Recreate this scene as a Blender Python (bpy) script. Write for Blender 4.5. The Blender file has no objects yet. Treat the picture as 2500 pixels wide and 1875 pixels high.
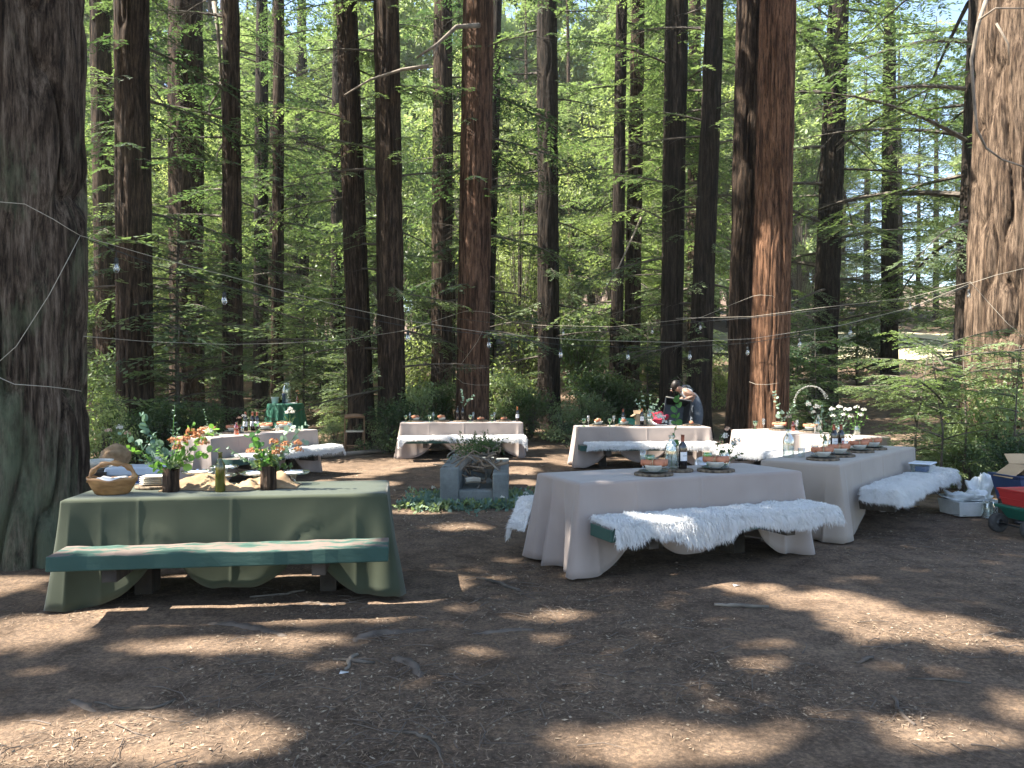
import bpy, math, random
import numpy as np
from mathutils import Vector, Matrix
random.seed(7); rng = np.random.default_rng(7)
sc = bpy.context.scene
C = bpy.context.scene.collection
# ---------------------------------------------------------------- camera, sky, sun, exposure
EYE = 1.56; F = 1880.0
cd = bpy.data.cameras.new("camera"); cam = bpy.data.objects.new("camera", cd); C.objects.link(cam)
cam.location = (0, 0, EYE); cam.rotation_euler = (math.radians(90), 0, 0)
cd.lens = F/2500*36; cd.sensor_width = 36; cd.clip_start = .05; cd.clip_end = 2000
sc.camera = cam
SUN_EL = math.radians(54); SUN_A = math.radians(9)      # from the left, a little on the camera's side
S = Vector((-math.cos(SUN_A)*math.cos(SUN_EL), -math.sin(SUN_A)*math.cos(SUN_EL), math.sin(SUN_EL)))
w = bpy.data.worlds.new("World"); sc.world = w; w.use_nodes = True
nt = w.node_tree; bg = nt.nodes['Background']; sky = nt.nodes.new('ShaderNodeTexSky')
sky.sky_type = 'NISHITA'; sky.sun_disc = False; sky.sun_elevation = SUN_EL
sky.sun_rotation = math.atan2(S.x, S.y); sky.air_density = 1.0; sky.dust_density = 1.0
nt.links.new(sky.outputs[0], bg.inputs[0]); bg.inputs[1].default_value = .105
sl = bpy.data.lights.new("sun", 'SUN'); sl.energy = 5; sl.angle = math.radians(.55); sl.color = (1, .93, .82)
so = bpy.data.objects.new("sun", sl); C.objects.link(so)
so.rotation_euler = S.to_track_quat('Z', 'Y').to_euler()
sc.view_settings.view_transform = 'Standard'; sc.view_settings.look = 'None'
sc.view_settings.exposure = 2.25; sc.view_settings.gamma = 1
sc.render.engine = 'CYCLES'
try:
    sc.cycles.max_bounces = 7; sc.cycles.diffuse_bounces = 3; sc.cycles.transmission_bounces = 5
    sc.cycles.transparent_max_bounces = 12; sc.cycles.glossy_bounces = 3
except Exception: pass

# ---------------------------------------------------------------- helpers
def ground_z(x, y):
    """the clearing is level; the forest floor rises gently behind it, more to the right"""
    x = np.asarray(x, float); y = np.asarray(y, float)
    t = np.clip((y-14.5), 0, None)
    s = .085 + .04*np.clip((x-2)/14, 0, 1)
    z = s*(t - 2.2*(1-np.exp(-t/2.2)))
    t2 = np.clip(y-52, 0, None); z = z + .02*t2
    return z
def P(px, py, d): return Vector(((px-1250)/F*d, d, EYE-(py-937.5)/F*d))
def GP(px, py, z=0.0):
    d = (EYE-z)*F/(py-937.5); return Vector(((px-1250)/F*d, d, z))
def _h(i, j, s):
    n = (i*374761393 + j*668265263 + s*1442695041) & 0xffffffff
    n = ((n ^ (n >> 13))*1274126177) & 0xffffffff
    return ((n ^ (n >> 16)) & 0xffff)/65535.0
def vn(x, y, s=0, px=0):
    x = np.asarray(x, float); y = np.asarray(y, float)
    i = np.floor(x).astype(np.int64); j = np.floor(y).astype(np.int64)
    fx = x-i; fy = y-j; fx = fx*fx*(3-2*fx); fy = fy*fy*(3-2*fy)
    i1 = i+1
    if px: i = i % px; i1 = i1 % px
    a = _h(i, j, s); b = _h(i1, j, s); c = _h(i, j+1, s); d = _h(i1, j+1, s)
    return (a*(1-fx)+b*fx)*(1-fy)+(c*(1-fx)+d*fx)*fy
def fbm(x, y, s=0, o=4):
    v = 0; a = .5
    for k in range(o): v = v+a*vn(x*2**k, y*2**k, s+k*17); a *= .5
    return v
def J(*gs):
    V = []; Fc = []
    for g in gs:
        n = len(V); V += list(g[0]); Fc += [tuple(i+n for i in f) for f in g[1]]
    return V, Fc
def T(g, loc=(0, 0, 0), rz=0, rx=0, ry=0, s=1):
    m = Matrix.Translation(loc) @ Matrix.Rotation(rz, 4, 'Z') @ Matrix.Rotation(ry, 4, 'Y') @ Matrix.Rotation(rx, 4, 'X')
    if isinstance(s, (int, float)): s = (s, s, s)
    m = m @ Matrix.Diagonal((*s, 1))
    return [tuple(m @ Vector(v)) for v in g[0]], g[1]
def box(x0, x1, y0, y1, z0, z1):
    V = [(x0,y0,z0),(x1,y0,z0),(x1,y1,z0),(x0,y1,z0),(x0,y0,z1),(x1,y0,z1),(x1,y1,z1),(x0,y1,z1)]
    return V, [(0,3,2,1),(4,5,6,7),(0,1,5,4),(1,2,6,5),(2,3,7,6),(3,0,4,7)]
def frustum(wx0, wy0, wx1, wy1, z0, z1, t=0):
    """tapered box; with t>0 an open tub of wall thickness t"""
    def ring(a, b, z): return [(-a/2,-b/2,z),(a/2,-b/2,z),(a/2,b/2,z),(-a/2,b/2,z)]
    V = ring(wx0,wy0,z0)+ring(wx1,wy1,z1); Fc = [(3,2,1,0)]+[(i,(i+1)%4,(i+1)%4+4,i+4) for i in range(4)]
    if t:
        V += ring(wx1-2*t,wy1-2*t,z1)+ring(wx0-2*t,wy0-2*t,z0+t)
        Fc += [(i+4,(i+1)%4+4,(i+1)%4+8,i+8) for i in range(4)]+[(i+8,(i+1)%4+8,(i+1)%4+12,i+12) for i in range(4)]+[(12,13,14,15)]
    else: Fc.append((4,5,6,7))
    return V, Fc
def tube(pts, r, seg=8, cap=True):
    pts = [Vector(p) for p in pts]; n = len(pts)
    rs = r if isinstance(r, (list, tuple, np.ndarray)) else [r]*n
    V = []; Fc = []; u = None
    for i, p in enumerate(pts):
        t = (pts[min(i+1, n-1)]-pts[max(i-1, 0)]).normalized()
        if u is None: u = t.orthogonal().normalized()
        else:
            u = (u-t*u.dot(t))
            u = u.normalized() if u.length > 1e-6 else t.orthogonal().normalized()
        v = t.cross(u)
        for k in range(seg):
            a = 2*math.pi*k/seg; V.append(tuple(p+(u*math.cos(a)+v*math.sin(a))*rs[i]))
    for i in range(n-1):
        for k in range(seg):
            a = i*seg+k; b = i*seg+(k+1) % seg; Fc.append((a, b, b+seg, a+seg))
    if cap: Fc.append(tuple(range(seg-1, -1, -1))); Fc.append(tuple(range((n-1)*seg, n*seg)))
    return V, Fc
def lathe(prof, seg=20, wob=0, seed=0):
    V = []; Fc = []
    for r, z in prof:
        for k in range(seg):
            a = 2*math.pi*k/seg
            rr = r*(1+wob*(math.sin(2*a+seed)+.6*math.sin(3*a+seed*2)+.4*math.sin(7*a+seed*3)))
            V.append((rr*math.cos(a), rr*math.sin(a), z))
    for i in range(len(prof)-1):
        for k in range(seg):
            a = i*seg+k; b = i*seg+(k+1) % seg; Fc.append((a, b, b+seg, a+seg))
    if prof[0][0] > 1e-4: Fc.append(tuple(range(seg-1, -1, -1)))
    if prof[-1][0] > 1e-4: Fc.append(tuple(range((len(prof)-1)*seg, len(prof)*seg)))
    return V, Fc
def me(name, g, smooth=True, mats=()):
    m = bpy.data.meshes.new(name); m.from_pydata([tuple(v) for v in g[0]], [], [tuple(int(i) for i in f) for f in g[1]]); m.update()
    if smooth: m.polygons.foreach_set('use_smooth', [True]*len(m.polygons))
    for a in mats: m.materials.append(a)
    return m
def me_np(name, V, Q, mats=(), smooth=False, midx=None):
    """V (n,3), Q (m,4) quads only, fast path"""
    m = bpy.data.meshes.new(name); V = np.ascontiguousarray(V, np.float32); Q = np.ascontiguousarray(Q, np.int32)
    m.vertices.add(len(V)); m.vertices.foreach_set('co', V.ravel())
    m.loops.add(Q.size); m.loops.foreach_set('vertex_index', Q.ravel())
    m.polygons.add(len(Q)); m.polygons.foreach_set('loop_start', np.arange(0, Q.size, 4, dtype=np.int32))
    for a in mats: m.materials.append(a)
    if midx is not None: m.polygons.foreach_set('material_index', np.ascontiguousarray(midx, np.int32))
    if smooth: m.polygons.foreach_set('use_smooth', np.ones(len(Q), bool))
    m.update(calc_edges=True); m.validate(); return m
def link(name, data, parent=None, loc=(0, 0, 0), rz=0):
    o = bpy.data.objects.new(name, data); C.objects.link(o); o.parent = parent; o.location = loc
    o.rotation_euler = (0, 0, rz); return o
def ob(name, g, m, parent=None, loc=(0, 0, 0), rz=0, smooth=True, bevel=0, sub=0, solid=0, label=None):
    o = link(name, me(name, g, smooth, [m] if m else []), parent, loc, rz)
    if solid:
        d = o.modifiers.new('thick', 'SOLIDIFY'); d.thickness = solid; d.offset = 0
    if bevel:
        b = o.modifiers.new('bevel', 'BEVEL'); b.width = bevel; b.segments = 2; b.limit_method = 'ANGLE'
    if sub:
        b = o.modifiers.new('sub', 'SUBSURF'); b.levels = sub; b.render_levels = sub
    if label: o['label'] = label
    return o
def tag(o, label, cat, group=None):
    o['label'] = label; o['category'] = cat
    if group: o['group'] = group
    return o
def thing(name, label, cat, loc=(0, 0, 0), rz=0, group=None):
    return tag(link(name, None, None, loc, rz), label, cat, group)
def dup(root, loc, rz, label, group=None, scale=None):
    r = root.copy(); C.objects.link(r); r.location = loc; r.rotation_euler = (0, 0, rz); r['label'] = label
    if group: r['group'] = group
    if scale: r.scale = (scale,)*3
    for ch in root.children:
        c = ch.copy(); C.objects.link(c); c.parent = r
        for g in ch.children:
            d = g.copy(); C.objects.link(d); d.parent = c
    return r
def stuff(o): o['kind'] = 'stuff'; return o
def structure(o): o['kind'] = 'structure'; return o

# ---------------------------------------------------------------- materials
def _mat(name):
    m = bpy.data.materials.new(name); m.use_nodes = True
    return m, m.node_tree, m.node_tree.nodes['Principled BSDF']
def mat(name, c1, c2=None, rough=.7, scale=8, stretch=(1, 1, 1), bump=0, bscale=None, metal=0, spec=.5, detail=6, lo=.35, hi=.65, sheen=0):
    m, nt, b = _mat(name); N = nt.nodes.new; Lk = nt.links.new
    b.inputs['Roughness'].default_value = rough; b.inputs['Metallic'].default_value = metal
    b.inputs['Specular IOR Level'].default_value = spec
    if sheen: b.inputs['Sheen Weight'].default_value = sheen
    b.inputs['Base Color'].default_value = (*c1, 1)
    tc = N('ShaderNodeTexCoord'); mp = N('ShaderNodeMapping'); mp.inputs['Scale'].default_value = stretch
    Lk(tc.outputs['Object'], mp.inputs[0])
    if c2:
        n = N('ShaderNodeTexNoise'); n.inputs['Scale'].default_value = scale; n.inputs['Detail'].default_value = detail
        Lk(mp.outputs[0], n.inputs['Vector'])
        r = N('ShaderNodeValToRGB'); r.color_ramp.elements[0].position = lo; r.color_ramp.elements[1].position = hi
        r.color_ramp.elements[0].color = (*c1, 1); r.color_ramp.elements[1].color = (*c2, 1)
        Lk(n.outputs['Fac'], r.inputs[0]); Lk(r.outputs[0], b.inputs['Base Color'])
    if bump:
        n2 = N('ShaderNodeTexNoise'); n2.inputs['Scale'].default_value = bscale or scale*3; n2.inputs['Detail'].default_value = 5
        Lk(mp.outputs[0], n2.inputs['Vector'])
        bp = N('ShaderNodeBump'); bp.inputs['Strength'].default_value = bump; bp.inputs['Distance'].default_value = .01
        Lk(n2.outputs['Fac'], bp.inputs['Height']); Lk(bp.outputs[0], b.inputs['Normal'])
    return m
def leafmat(name, c1, c2, trans=.45, scale=.6, rough=.55, tcol=None, spec=.35):
    """thin leaf: reflecting and letting light through; light and dark clumps by object position and per-leaf noise"""
    m, nt, b = _mat(name); N = nt.nodes.new; Lk = nt.links.new
    tc = N('ShaderNodeTexCoord'); n = N('ShaderNodeTexNoise'); n.inputs['Scale'].default_value = scale; n.inputs['Detail'].default_value = 8
    n.inputs['Roughness'].default_value = .75
    Lk(tc.outputs['Object'], n.inputs['Vector'])
    oi = N('ShaderNodeObjectInfo'); ad = N('ShaderNodeMath'); ad.operation = 'MULTIPLY_ADD'; ad.inputs[1].default_value = .35; ad.inputs[2].default_value = -.17
    Lk(oi.outputs['Random'], ad.inputs[0]); a2 = N('ShaderNodeMath'); a2.operation = 'ADD'
    Lk(n.outputs['Fac'], a2.inputs[0]); Lk(ad.outputs[0], a2.inputs[1])
    r = N('ShaderNodeValToRGB'); r.color_ramp.elements[0].position = .33; r.color_ramp.elements[1].position = .68
    r.color_ramp.elements[0].color = (*c1, 1); r.color_ramp.elements[1].color = (*c2, 1)
    Lk(a2.outputs[0], r.inputs[0]); Lk(r.outputs[0], b.inputs['Base Color'])
    b.inputs['Roughness'].default_value = rough; b.inputs['Specular IOR Level'].default_value = spec
    tr = N('ShaderNodeBsdfTranslucent'); mx = N('ShaderNodeMixRGB'); mx.blend_type = 'MULTIPLY'; mx.inputs[0].default_value = 1
    mx.inputs[2].default_value = (*(tcol or (1.7, 1.9, .8)), 1)
    Lk(r.outputs[0], mx.inputs[1]); Lk(mx.outputs[0], tr.inputs[0])
    ms = N('ShaderNodeMixShader'); ms.inputs[0].default_value = trans
    Lk(b.outputs[0], ms.inputs[1]); Lk(tr.outputs[0], ms.inputs[2]); Lk(ms.outputs[0], nt.nodes['Material Output'].inputs[0])
    return m
def glassmat(name, tint=(.95, .98, .96), refl=.12, opac=.06):
    m, nt, b = _mat(name); N = nt.nodes.new; Lk = nt.links.new
    t = N('ShaderNodeBsdfTransparent'); t.inputs[0].default_value = (*tint, 1)
    g = N('ShaderNodeBsdfGlossy'); g.inputs['Roughness'].default_value = .04; g.inputs[0].default_value = (1, 1, 1, 1)
    fr = N('ShaderNodeLayerWeight'); fr.inputs[0].default_value = .35
    ml = N('ShaderNodeMath'); ml.operation = 'MULTIPLY_ADD'; ml.inputs[1].default_value = .7; ml.inputs[2].default_value = refl
    ml.use_clamp = True
    Lk(fr.outputs['Facing'], ml.inputs[0]); ms = N('ShaderNodeMixShader'); Lk(ml.outputs[0], ms.inputs[0])
    Lk(t.outputs[0], ms.inputs[1]); Lk(g.outputs[0], ms.inputs[2]); Lk(ms.outputs[0], nt.nodes['Material Output'].inputs[0])
    return m
def barkmat(name, c1, c2, lichen=None, lz=(0, 3), moss=0.5):
    m, nt, b = _mat(name); N = nt.nodes.new; Lk = nt.links.new
    b.inputs['Roughness'].default_value = .92; b.inputs['Specular IOR Level'].default_value = .2
    tc = N('ShaderNodeTexCoord'); mp = N('ShaderNodeMapping'); mp.inputs['Scale'].default_value = (1, 1, .10)
    Lk(tc.outputs['Object'], mp.inputs[0])
    n = N('ShaderNodeTexNoise'); n.inputs['Scale'].default_value = 26; n.inputs['Detail'].default_value = 11; n.inputs['Roughness'].default_value = .78
    Lk(mp.outputs[0], n.inputs['Vector'])
    r = N('ShaderNodeValToRGB'); e = r.color_ramp.elements
    e[0].position = .40; e[1].position = .64; e[0].color = (*[c*.22 for c in c1], 1); e[1].color = (*c2, 1)
    k = e.new(.5); k.color = (*c1, 1); Lk(n.outputs['Fac'], r.inputs[0])
    nb = N('ShaderNodeTexNoise'); nb.inputs['Scale'].default_value = 11; nb.inputs['Detail'].default_value = 5; nb.inputs['Roughness'].default_value = .55; nb.inputs['Distortion'].default_value = .4
    mpb = N('ShaderNodeMapping'); mpb.inputs['Scale'].default_value = (1, 1, .07); Lk(tc.outputs['Object'], mpb.inputs[0]); Lk(mpb.outputs[0], nb.inputs['Vector']); rb = N('ShaderNodeValToRGB'); rb.color_ramp.elements[0].position = .42; rb.color_ramp.elements[1].position = .50
    rb.color_ramp.elements[0].color = (.42, .39, .37, 1); rb.color_ramp.elements[1].color = (1, 1, 1, 1); Lk(nb.outputs['Fac'], rb.inputs[0])
    mb = N('ShaderNodeMixRGB'); mb.blend_type = 'MULTIPLY'; mb.inputs[0].default_value = 1; Lk(r.outputs[0], mb.inputs[1]); Lk(rb.outputs[0], mb.inputs[2]); col = mb.outputs[0]
    if lichen:
        n3 = N('ShaderNodeTexNoise'); n3.inputs['Scale'].default_value = 2.2; n3.inputs['Detail'].default_value = 8; n3.inputs['Roughness'].default_value = .7
        mp3 = N('ShaderNodeMapping'); mp3.inputs['Scale'].default_value = (1.3, 1.3, .45); Lk(tc.outputs['Object'], mp3.inputs[0]); Lk(mp3.outputs[0], n3.inputs['Vector'])
        sx = N('ShaderNodeSeparateXYZ'); Lk(tc.outputs['Object'], sx.inputs[0])
        mr = N('ShaderNodeMapRange'); mr.inputs[1].default_value = lz[0]; mr.inputs[2].default_value = lz[1]; mr.inputs[3].default_value = moss*.8; mr.inputs[4].default_value = 0
        Lk(sx.outputs[2], mr.inputs[0])
        ad = N('ShaderNodeMath'); ad.operation = 'ADD'; Lk(n3.outputs['Fac'], ad.inputs[0]); Lk(mr.outputs[0], ad.inputs[1])
        r3 = N('ShaderNodeValToRGB'); r3.color_ramp.elements[0].position = .58; r3.color_ramp.elements[1].position = .78; r3.color_ramp.elements[1].color = (.75, .75, .75, 1); Lk(ad.outputs[0], r3.inputs[0])
        mx = N('ShaderNodeMixRGB'); Lk(r3.outputs[0], mx.inputs[0]); Lk(col, mx.inputs[1]); mx.inputs[2].default_value = (*lichen, 1); col = mx.outputs[0]
    Lk(col, b.inputs['Base Color'])
    bp = N('ShaderNodeBump'); bp.inputs['Strength'].default_value = 1; bp.inputs['Distance'].default_value = .06
    Lk(n.outputs['Fac'], bp.inputs['Height']); Lk(bp.outputs[0], b.inputs['Normal'])
    return m
M = {}
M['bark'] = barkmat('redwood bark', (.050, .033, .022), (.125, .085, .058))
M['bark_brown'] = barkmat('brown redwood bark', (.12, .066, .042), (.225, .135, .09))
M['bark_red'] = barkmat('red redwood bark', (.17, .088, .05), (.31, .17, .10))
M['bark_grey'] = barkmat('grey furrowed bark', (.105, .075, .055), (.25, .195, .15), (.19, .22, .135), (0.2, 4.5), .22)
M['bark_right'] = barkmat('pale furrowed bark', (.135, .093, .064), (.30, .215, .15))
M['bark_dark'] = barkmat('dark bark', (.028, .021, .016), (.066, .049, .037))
M['deadwood'] = mat('dead wood', (.12, .10, .08), (.25, .21, .165), .85, 6, bump=.3)
M['limb'] = mat('limb', (.05, .042, .032), (.12, .10, .08), .9, 9)
M['needles'] = leafmat('redwood needles', (.042, .074, .04), (.15, .195, .10), .46, tcol=(1.5, 1.65, .85))
M['needles_pale'] = leafmat('pale needles', (.09, .135, .075), (.26, .32, .18), .45, tcol=(1.5, 1.55, .85))
M['leaf_bright'] = leafmat('bright leaves', (.15, .20, .075), (.33, .37, .18), .5, tcol=(1.4, 1.5, .85))
M['leaf_dark'] = leafmat('dark leaves', (.03, .055, .027), (.085, .125, .055), .4)
M['leaf_bay'] = leafmat('bay leaves', (.085, .13, .065), (.22, .28, .145), .4, rough=.4, tcol=(1.5, 1.6, .85))
M['euc'] = leafmat('eucalyptus leaves', (.12, .2, .15), (.3, .4, .32), .25, 9, tcol=(1.1, 1.2, .9))
M['euc_green'] = leafmat('green eucalyptus leaves', (.06, .15, .05), (.16, .3, .08), .35, 9)
M['sage'] = leafmat('garland leaves', (.10, .18, .13), (.28, .37, .3), .2, 7, tcol=(1.1, 1.2, .9))
M['cloth'] = mat('taupe cloth', (.30, .245, .218), (.335, .278, .248), .85, 3, bump=.12, bscale=350, sheen=.2)
M['cloth_tan'] = mat('tan cloth', (.30, .25, .205), (.335, .28, .235), .85, 3, bump=.12, bscale=350, sheen=.2)
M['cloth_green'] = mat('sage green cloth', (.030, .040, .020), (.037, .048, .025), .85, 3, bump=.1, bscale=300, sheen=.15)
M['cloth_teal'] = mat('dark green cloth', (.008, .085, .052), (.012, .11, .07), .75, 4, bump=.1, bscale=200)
M['cloth_rust'] = mat('rust runner', (.42, .17, .09), (.5, .22, .12), .9, 5)
M['fur'] = leafmat('white fur', (.80, .80, .79), (.92, .91, .90), .36, 14, tcol=(1, 1, 1), spec=.1)
M['fur_base'] = mat('fur backing', (.7, .7, .7), (.8, .8, .8), .9, 30, bump=.5, bscale=80)
M['burlap'] = mat('burlap', (.22, .145, .08), (.36, .25, .15), .95, 10, bump=.6, bscale=220)
M['paintwood'] = None
M['wood_dark'] = mat('weathered wood', (.03, .024, .019), (.07, .055, .042), .9, 5, (1, 8, 1), .4)
M['basket'] = mat('carved wood', (.2, .10, .036), (.38, .21, .085), .45, 7, (1, 1, 2.5), .3)
M['slice'] = mat('wood slice', (.48, .28, .12), (.66, .45, .23), .6, 3, bump=.1)
M['slice_pale'] = mat('pale wood slice', (.42, .35, .26), (.55, .48, .38), .7, 4, bump=.1)
M['slice_bark'] = mat('slice bark', (.04, .03, .022), (.25, .19, .13), .95, 30, (1, 1, .3), .8)
M['logvase'] = barkmat('log bark', (.10, .065, .045), (.2, .14, .10))
M['stone'] = mat('stoneware bowl', (.46, .45, .40), (.55, .54, .48), .4, 20)
M['plate'] = mat('grey plate', (.07, .085, .09), (.11, .125, .13), .3, 12)
M['napkin'] = mat('rust napkin', (.45, .17, .09), (.56, .24, .14), .9, 10, bump=.3)
M['twine'] = mat('twine', (.5, .4, .25), (.6, .5, .3), .9, 40)
M['leafslip'] = mat('pale slip', (.45, .42, .28), (.55, .5, .36), .7, 10)
M['cream'] = mat('cream ceramic', (.72, .67, .58), (.78, .74, .66), .5, 5)
M['white'] = mat('white ceramic', (.78, .79, .8), None, .35)
M['enamel'] = mat('white enamel', (.62, .68, .78), (.7, .75, .82), .35, 3)
M['glass'] = glassmat('clear glass'); M['glass_green'] = glassmat('green glass', (.55, .78, .5), .12)
M['glass_amber'] = glassmat('amber glass', (.85, .36, .06), .1)
M['glass_olive'] = mat('olive bottle glass', (.05, .055, .008), (.09, .085, .012), .08, 6, spec=.8)
M['glass_black'] = mat('dark bottle glass', (.008, .006, .007), None, .06, spec=.9)
M['paper'] = mat('paper label', (.72, .72, .74), (.8, .79, .78), .7, 9)
M['foil'] = mat('bottle foil', (.30, .09, .05), None, .4)
M['foil_copper'] = mat('copper foil', (.62, .24, .1), None, .35, metal=.5)
M['blue'] = mat('blue plastic', (.02, .085, .28), (.025, .10, .32), .4, 3)
M['navy'] = mat('navy plastic', (.025, .045, .11), (.035, .06, .14), .45, 3)
M['red'] = mat('red plastic', (.42, .03, .03), (.5, .04, .035), .4, 3)
M['greenplastic'] = mat('green plastic', (.012, .12, .085), (.016, .15, .10), .45, 3)
M['rubber'] = mat('rubber', (.035, .035, .036), (.06, .058, .055), .8, 30, bump=.3)
M['black'] = mat('black plastic', (.012, .013, .015), (.02, .022, .025), .35, 5)
M['card'] = mat('cardboard', (.42, .29, .17), (.48, .34, .2), .9, 5)
M['metal'] = mat('galvanised metal', (.5, .5, .5), (.62, .62, .62), .3, 8, metal=.8)
M['plasticwhite'] = mat('thin white plastic', (.6, .64, .64), (.75, .78, .78), .3, 8, bump=.3)
M['chairwood'] = mat('chair wood', (.22, .12, .06), (.3, .17, .09), .45, 8, (1, 1, 4))
M['pad'] = mat('chair pad', (.55, .48, .38), None, .6)
M['rope'] = mat('rope', (.36, .32, .26), (.46, .42, .34), .8, 60)
M['cable'] = mat('cable', (.02, .022, .02), None, .6)
M['orange'] = leafmat('orange petals', (.42, .19, .09), (.6, .36, .2), .3, 20, tcol=(1.1, 1, .9))
M['petal'] = leafmat('white petals', (.7, .68, .6), (.82, .8, .74), .3, 20, tcol=(1, 1, 1))
M['peach'] = leafmat('peach petals', (.7, .45, .33), (.8, .6, .45), .3, 20, tcol=(1, 1, 1))
M['ruby'] = mat('red cloth', (.36, .015, .045), (.45, .03, .07), .8, 6)
M['skin'] = mat('skin', (.45, .26, .18), (.5, .3, .21), .55, 8)
M['hair'] = mat('hair', (.012, .009, .008), (.03, .022, .018), .5, 30, (1, 1, .2))
M['shirt'] = mat('light shirt', (.45, .47, .48), (.52, .54, .55), .9, 20)
M['overall'] = mat('grey overalls', (.10, .12, .15), (.14, .165, .2), .9, 25)
M['lime'] = mat('lime sticker', (.4, .6, .2), None, .6)
def concrete():
    m, nt, b = _mat('concrete'); N = nt.nodes.new; Lk = nt.links.new
    tc = N('ShaderNodeTexCoord'); n = N('ShaderNodeTexNoise'); n.inputs['Scale'].default_value = 3; n.inputs['Detail'].default_value = 10; n.inputs['Roughness'].default_value = .7
    Lk(tc.outputs['Object'], n.inputs['Vector']); r = N('ShaderNodeValToRGB'); e = r.color_ramp.elements
    e[0].position = .3; e[0].color = (.10, .108, .10, 1); e[1].position = .7; e[1].color = (.25, .265, .25, 1)
    Lk(n.outputs['Fac'], r.inputs[0]); Lk(r.outputs[0], b.inputs['Base Color']); b.inputs['Roughness'].default_value = .9
    n2 = N('ShaderNodeTexNoise'); n2.inputs['Scale'].default_value = 45; n2.inputs['Detail'].default_value = 6; Lk(tc.outputs['Object'], n2.inputs['Vector'])
    bp = N('ShaderNodeBump'); bp.inputs['Strength'].default_value = .5; bp.inputs['Distance'].default_value = .01; Lk(n2.outputs['Fac'], bp.inputs['Height']); Lk(bp.outputs[0], b.inputs['Normal'])
    return m
M['concrete'] = concrete()
def paintwood():
    """weathered bench plank: grey-brown bare wood worn through green paint"""
    m, nt, b = _mat('worn green painted wood'); N = nt.nodes.new; Lk = nt.links.new
    tc = N('ShaderNodeTexCoord'); mp = N('ShaderNodeMapping'); mp.inputs['Scale'].default_value = (.9, 3.2, 3); Lk(tc.outputs['Object'], mp.inputs[0])
    n = N('ShaderNodeTexNoise'); n.inputs['Scale'].default_value = 4; n.inputs['Detail'].default_value = 9; n.inputs['Roughness'].default_value = .65; Lk(mp.outputs[0], n.inputs['Vector'])
    g = N('ShaderNodeNewGeometry'); sx = N('ShaderNodeSeparateXYZ'); Lk(g.outputs['Normal'], sx.inputs[0])
    md = N('ShaderNodeMath'); md.operation = 'MULTIPLY_ADD'; md.inputs[1].default_value = .28; md.inputs[2].default_value = -.02; Lk(sx.outputs[2], md.inputs[0])
    ad = N('ShaderNodeMath'); ad.operation = 'ADD'; Lk(n.outputs['Fac'], ad.inputs[0]); Lk(md.outputs[0], ad.inputs[1])
    r = N('ShaderNodeValToRGB'); e = r.color_ramp.elements
    e[0].position = .67; e[0].color = (.02, .06, .046, 1); e[1].position = .78; e[1].color = (.15, .118, .10, 1)
    k = e.new(.72); k.color = (.04, .10, .078, 1); k = e.new(.755); k.color = (.14, .105, .085, 1)
    Lk(ad.outputs[0], r.inputs[0]); Lk(r.outputs[0], b.inputs['Base Color']); b.inputs['Roughness'].default_value = .75
    bp = N('ShaderNodeBump'); bp.inputs['Strength'].default_value = .5; bp.inputs['Distance'].default_value = .01; Lk(n.outputs['Fac'], bp.inputs['Height']); Lk(bp.outputs[0], b.inputs['Normal'])
    return m
M['paintwood'] = paintwood()
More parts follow.
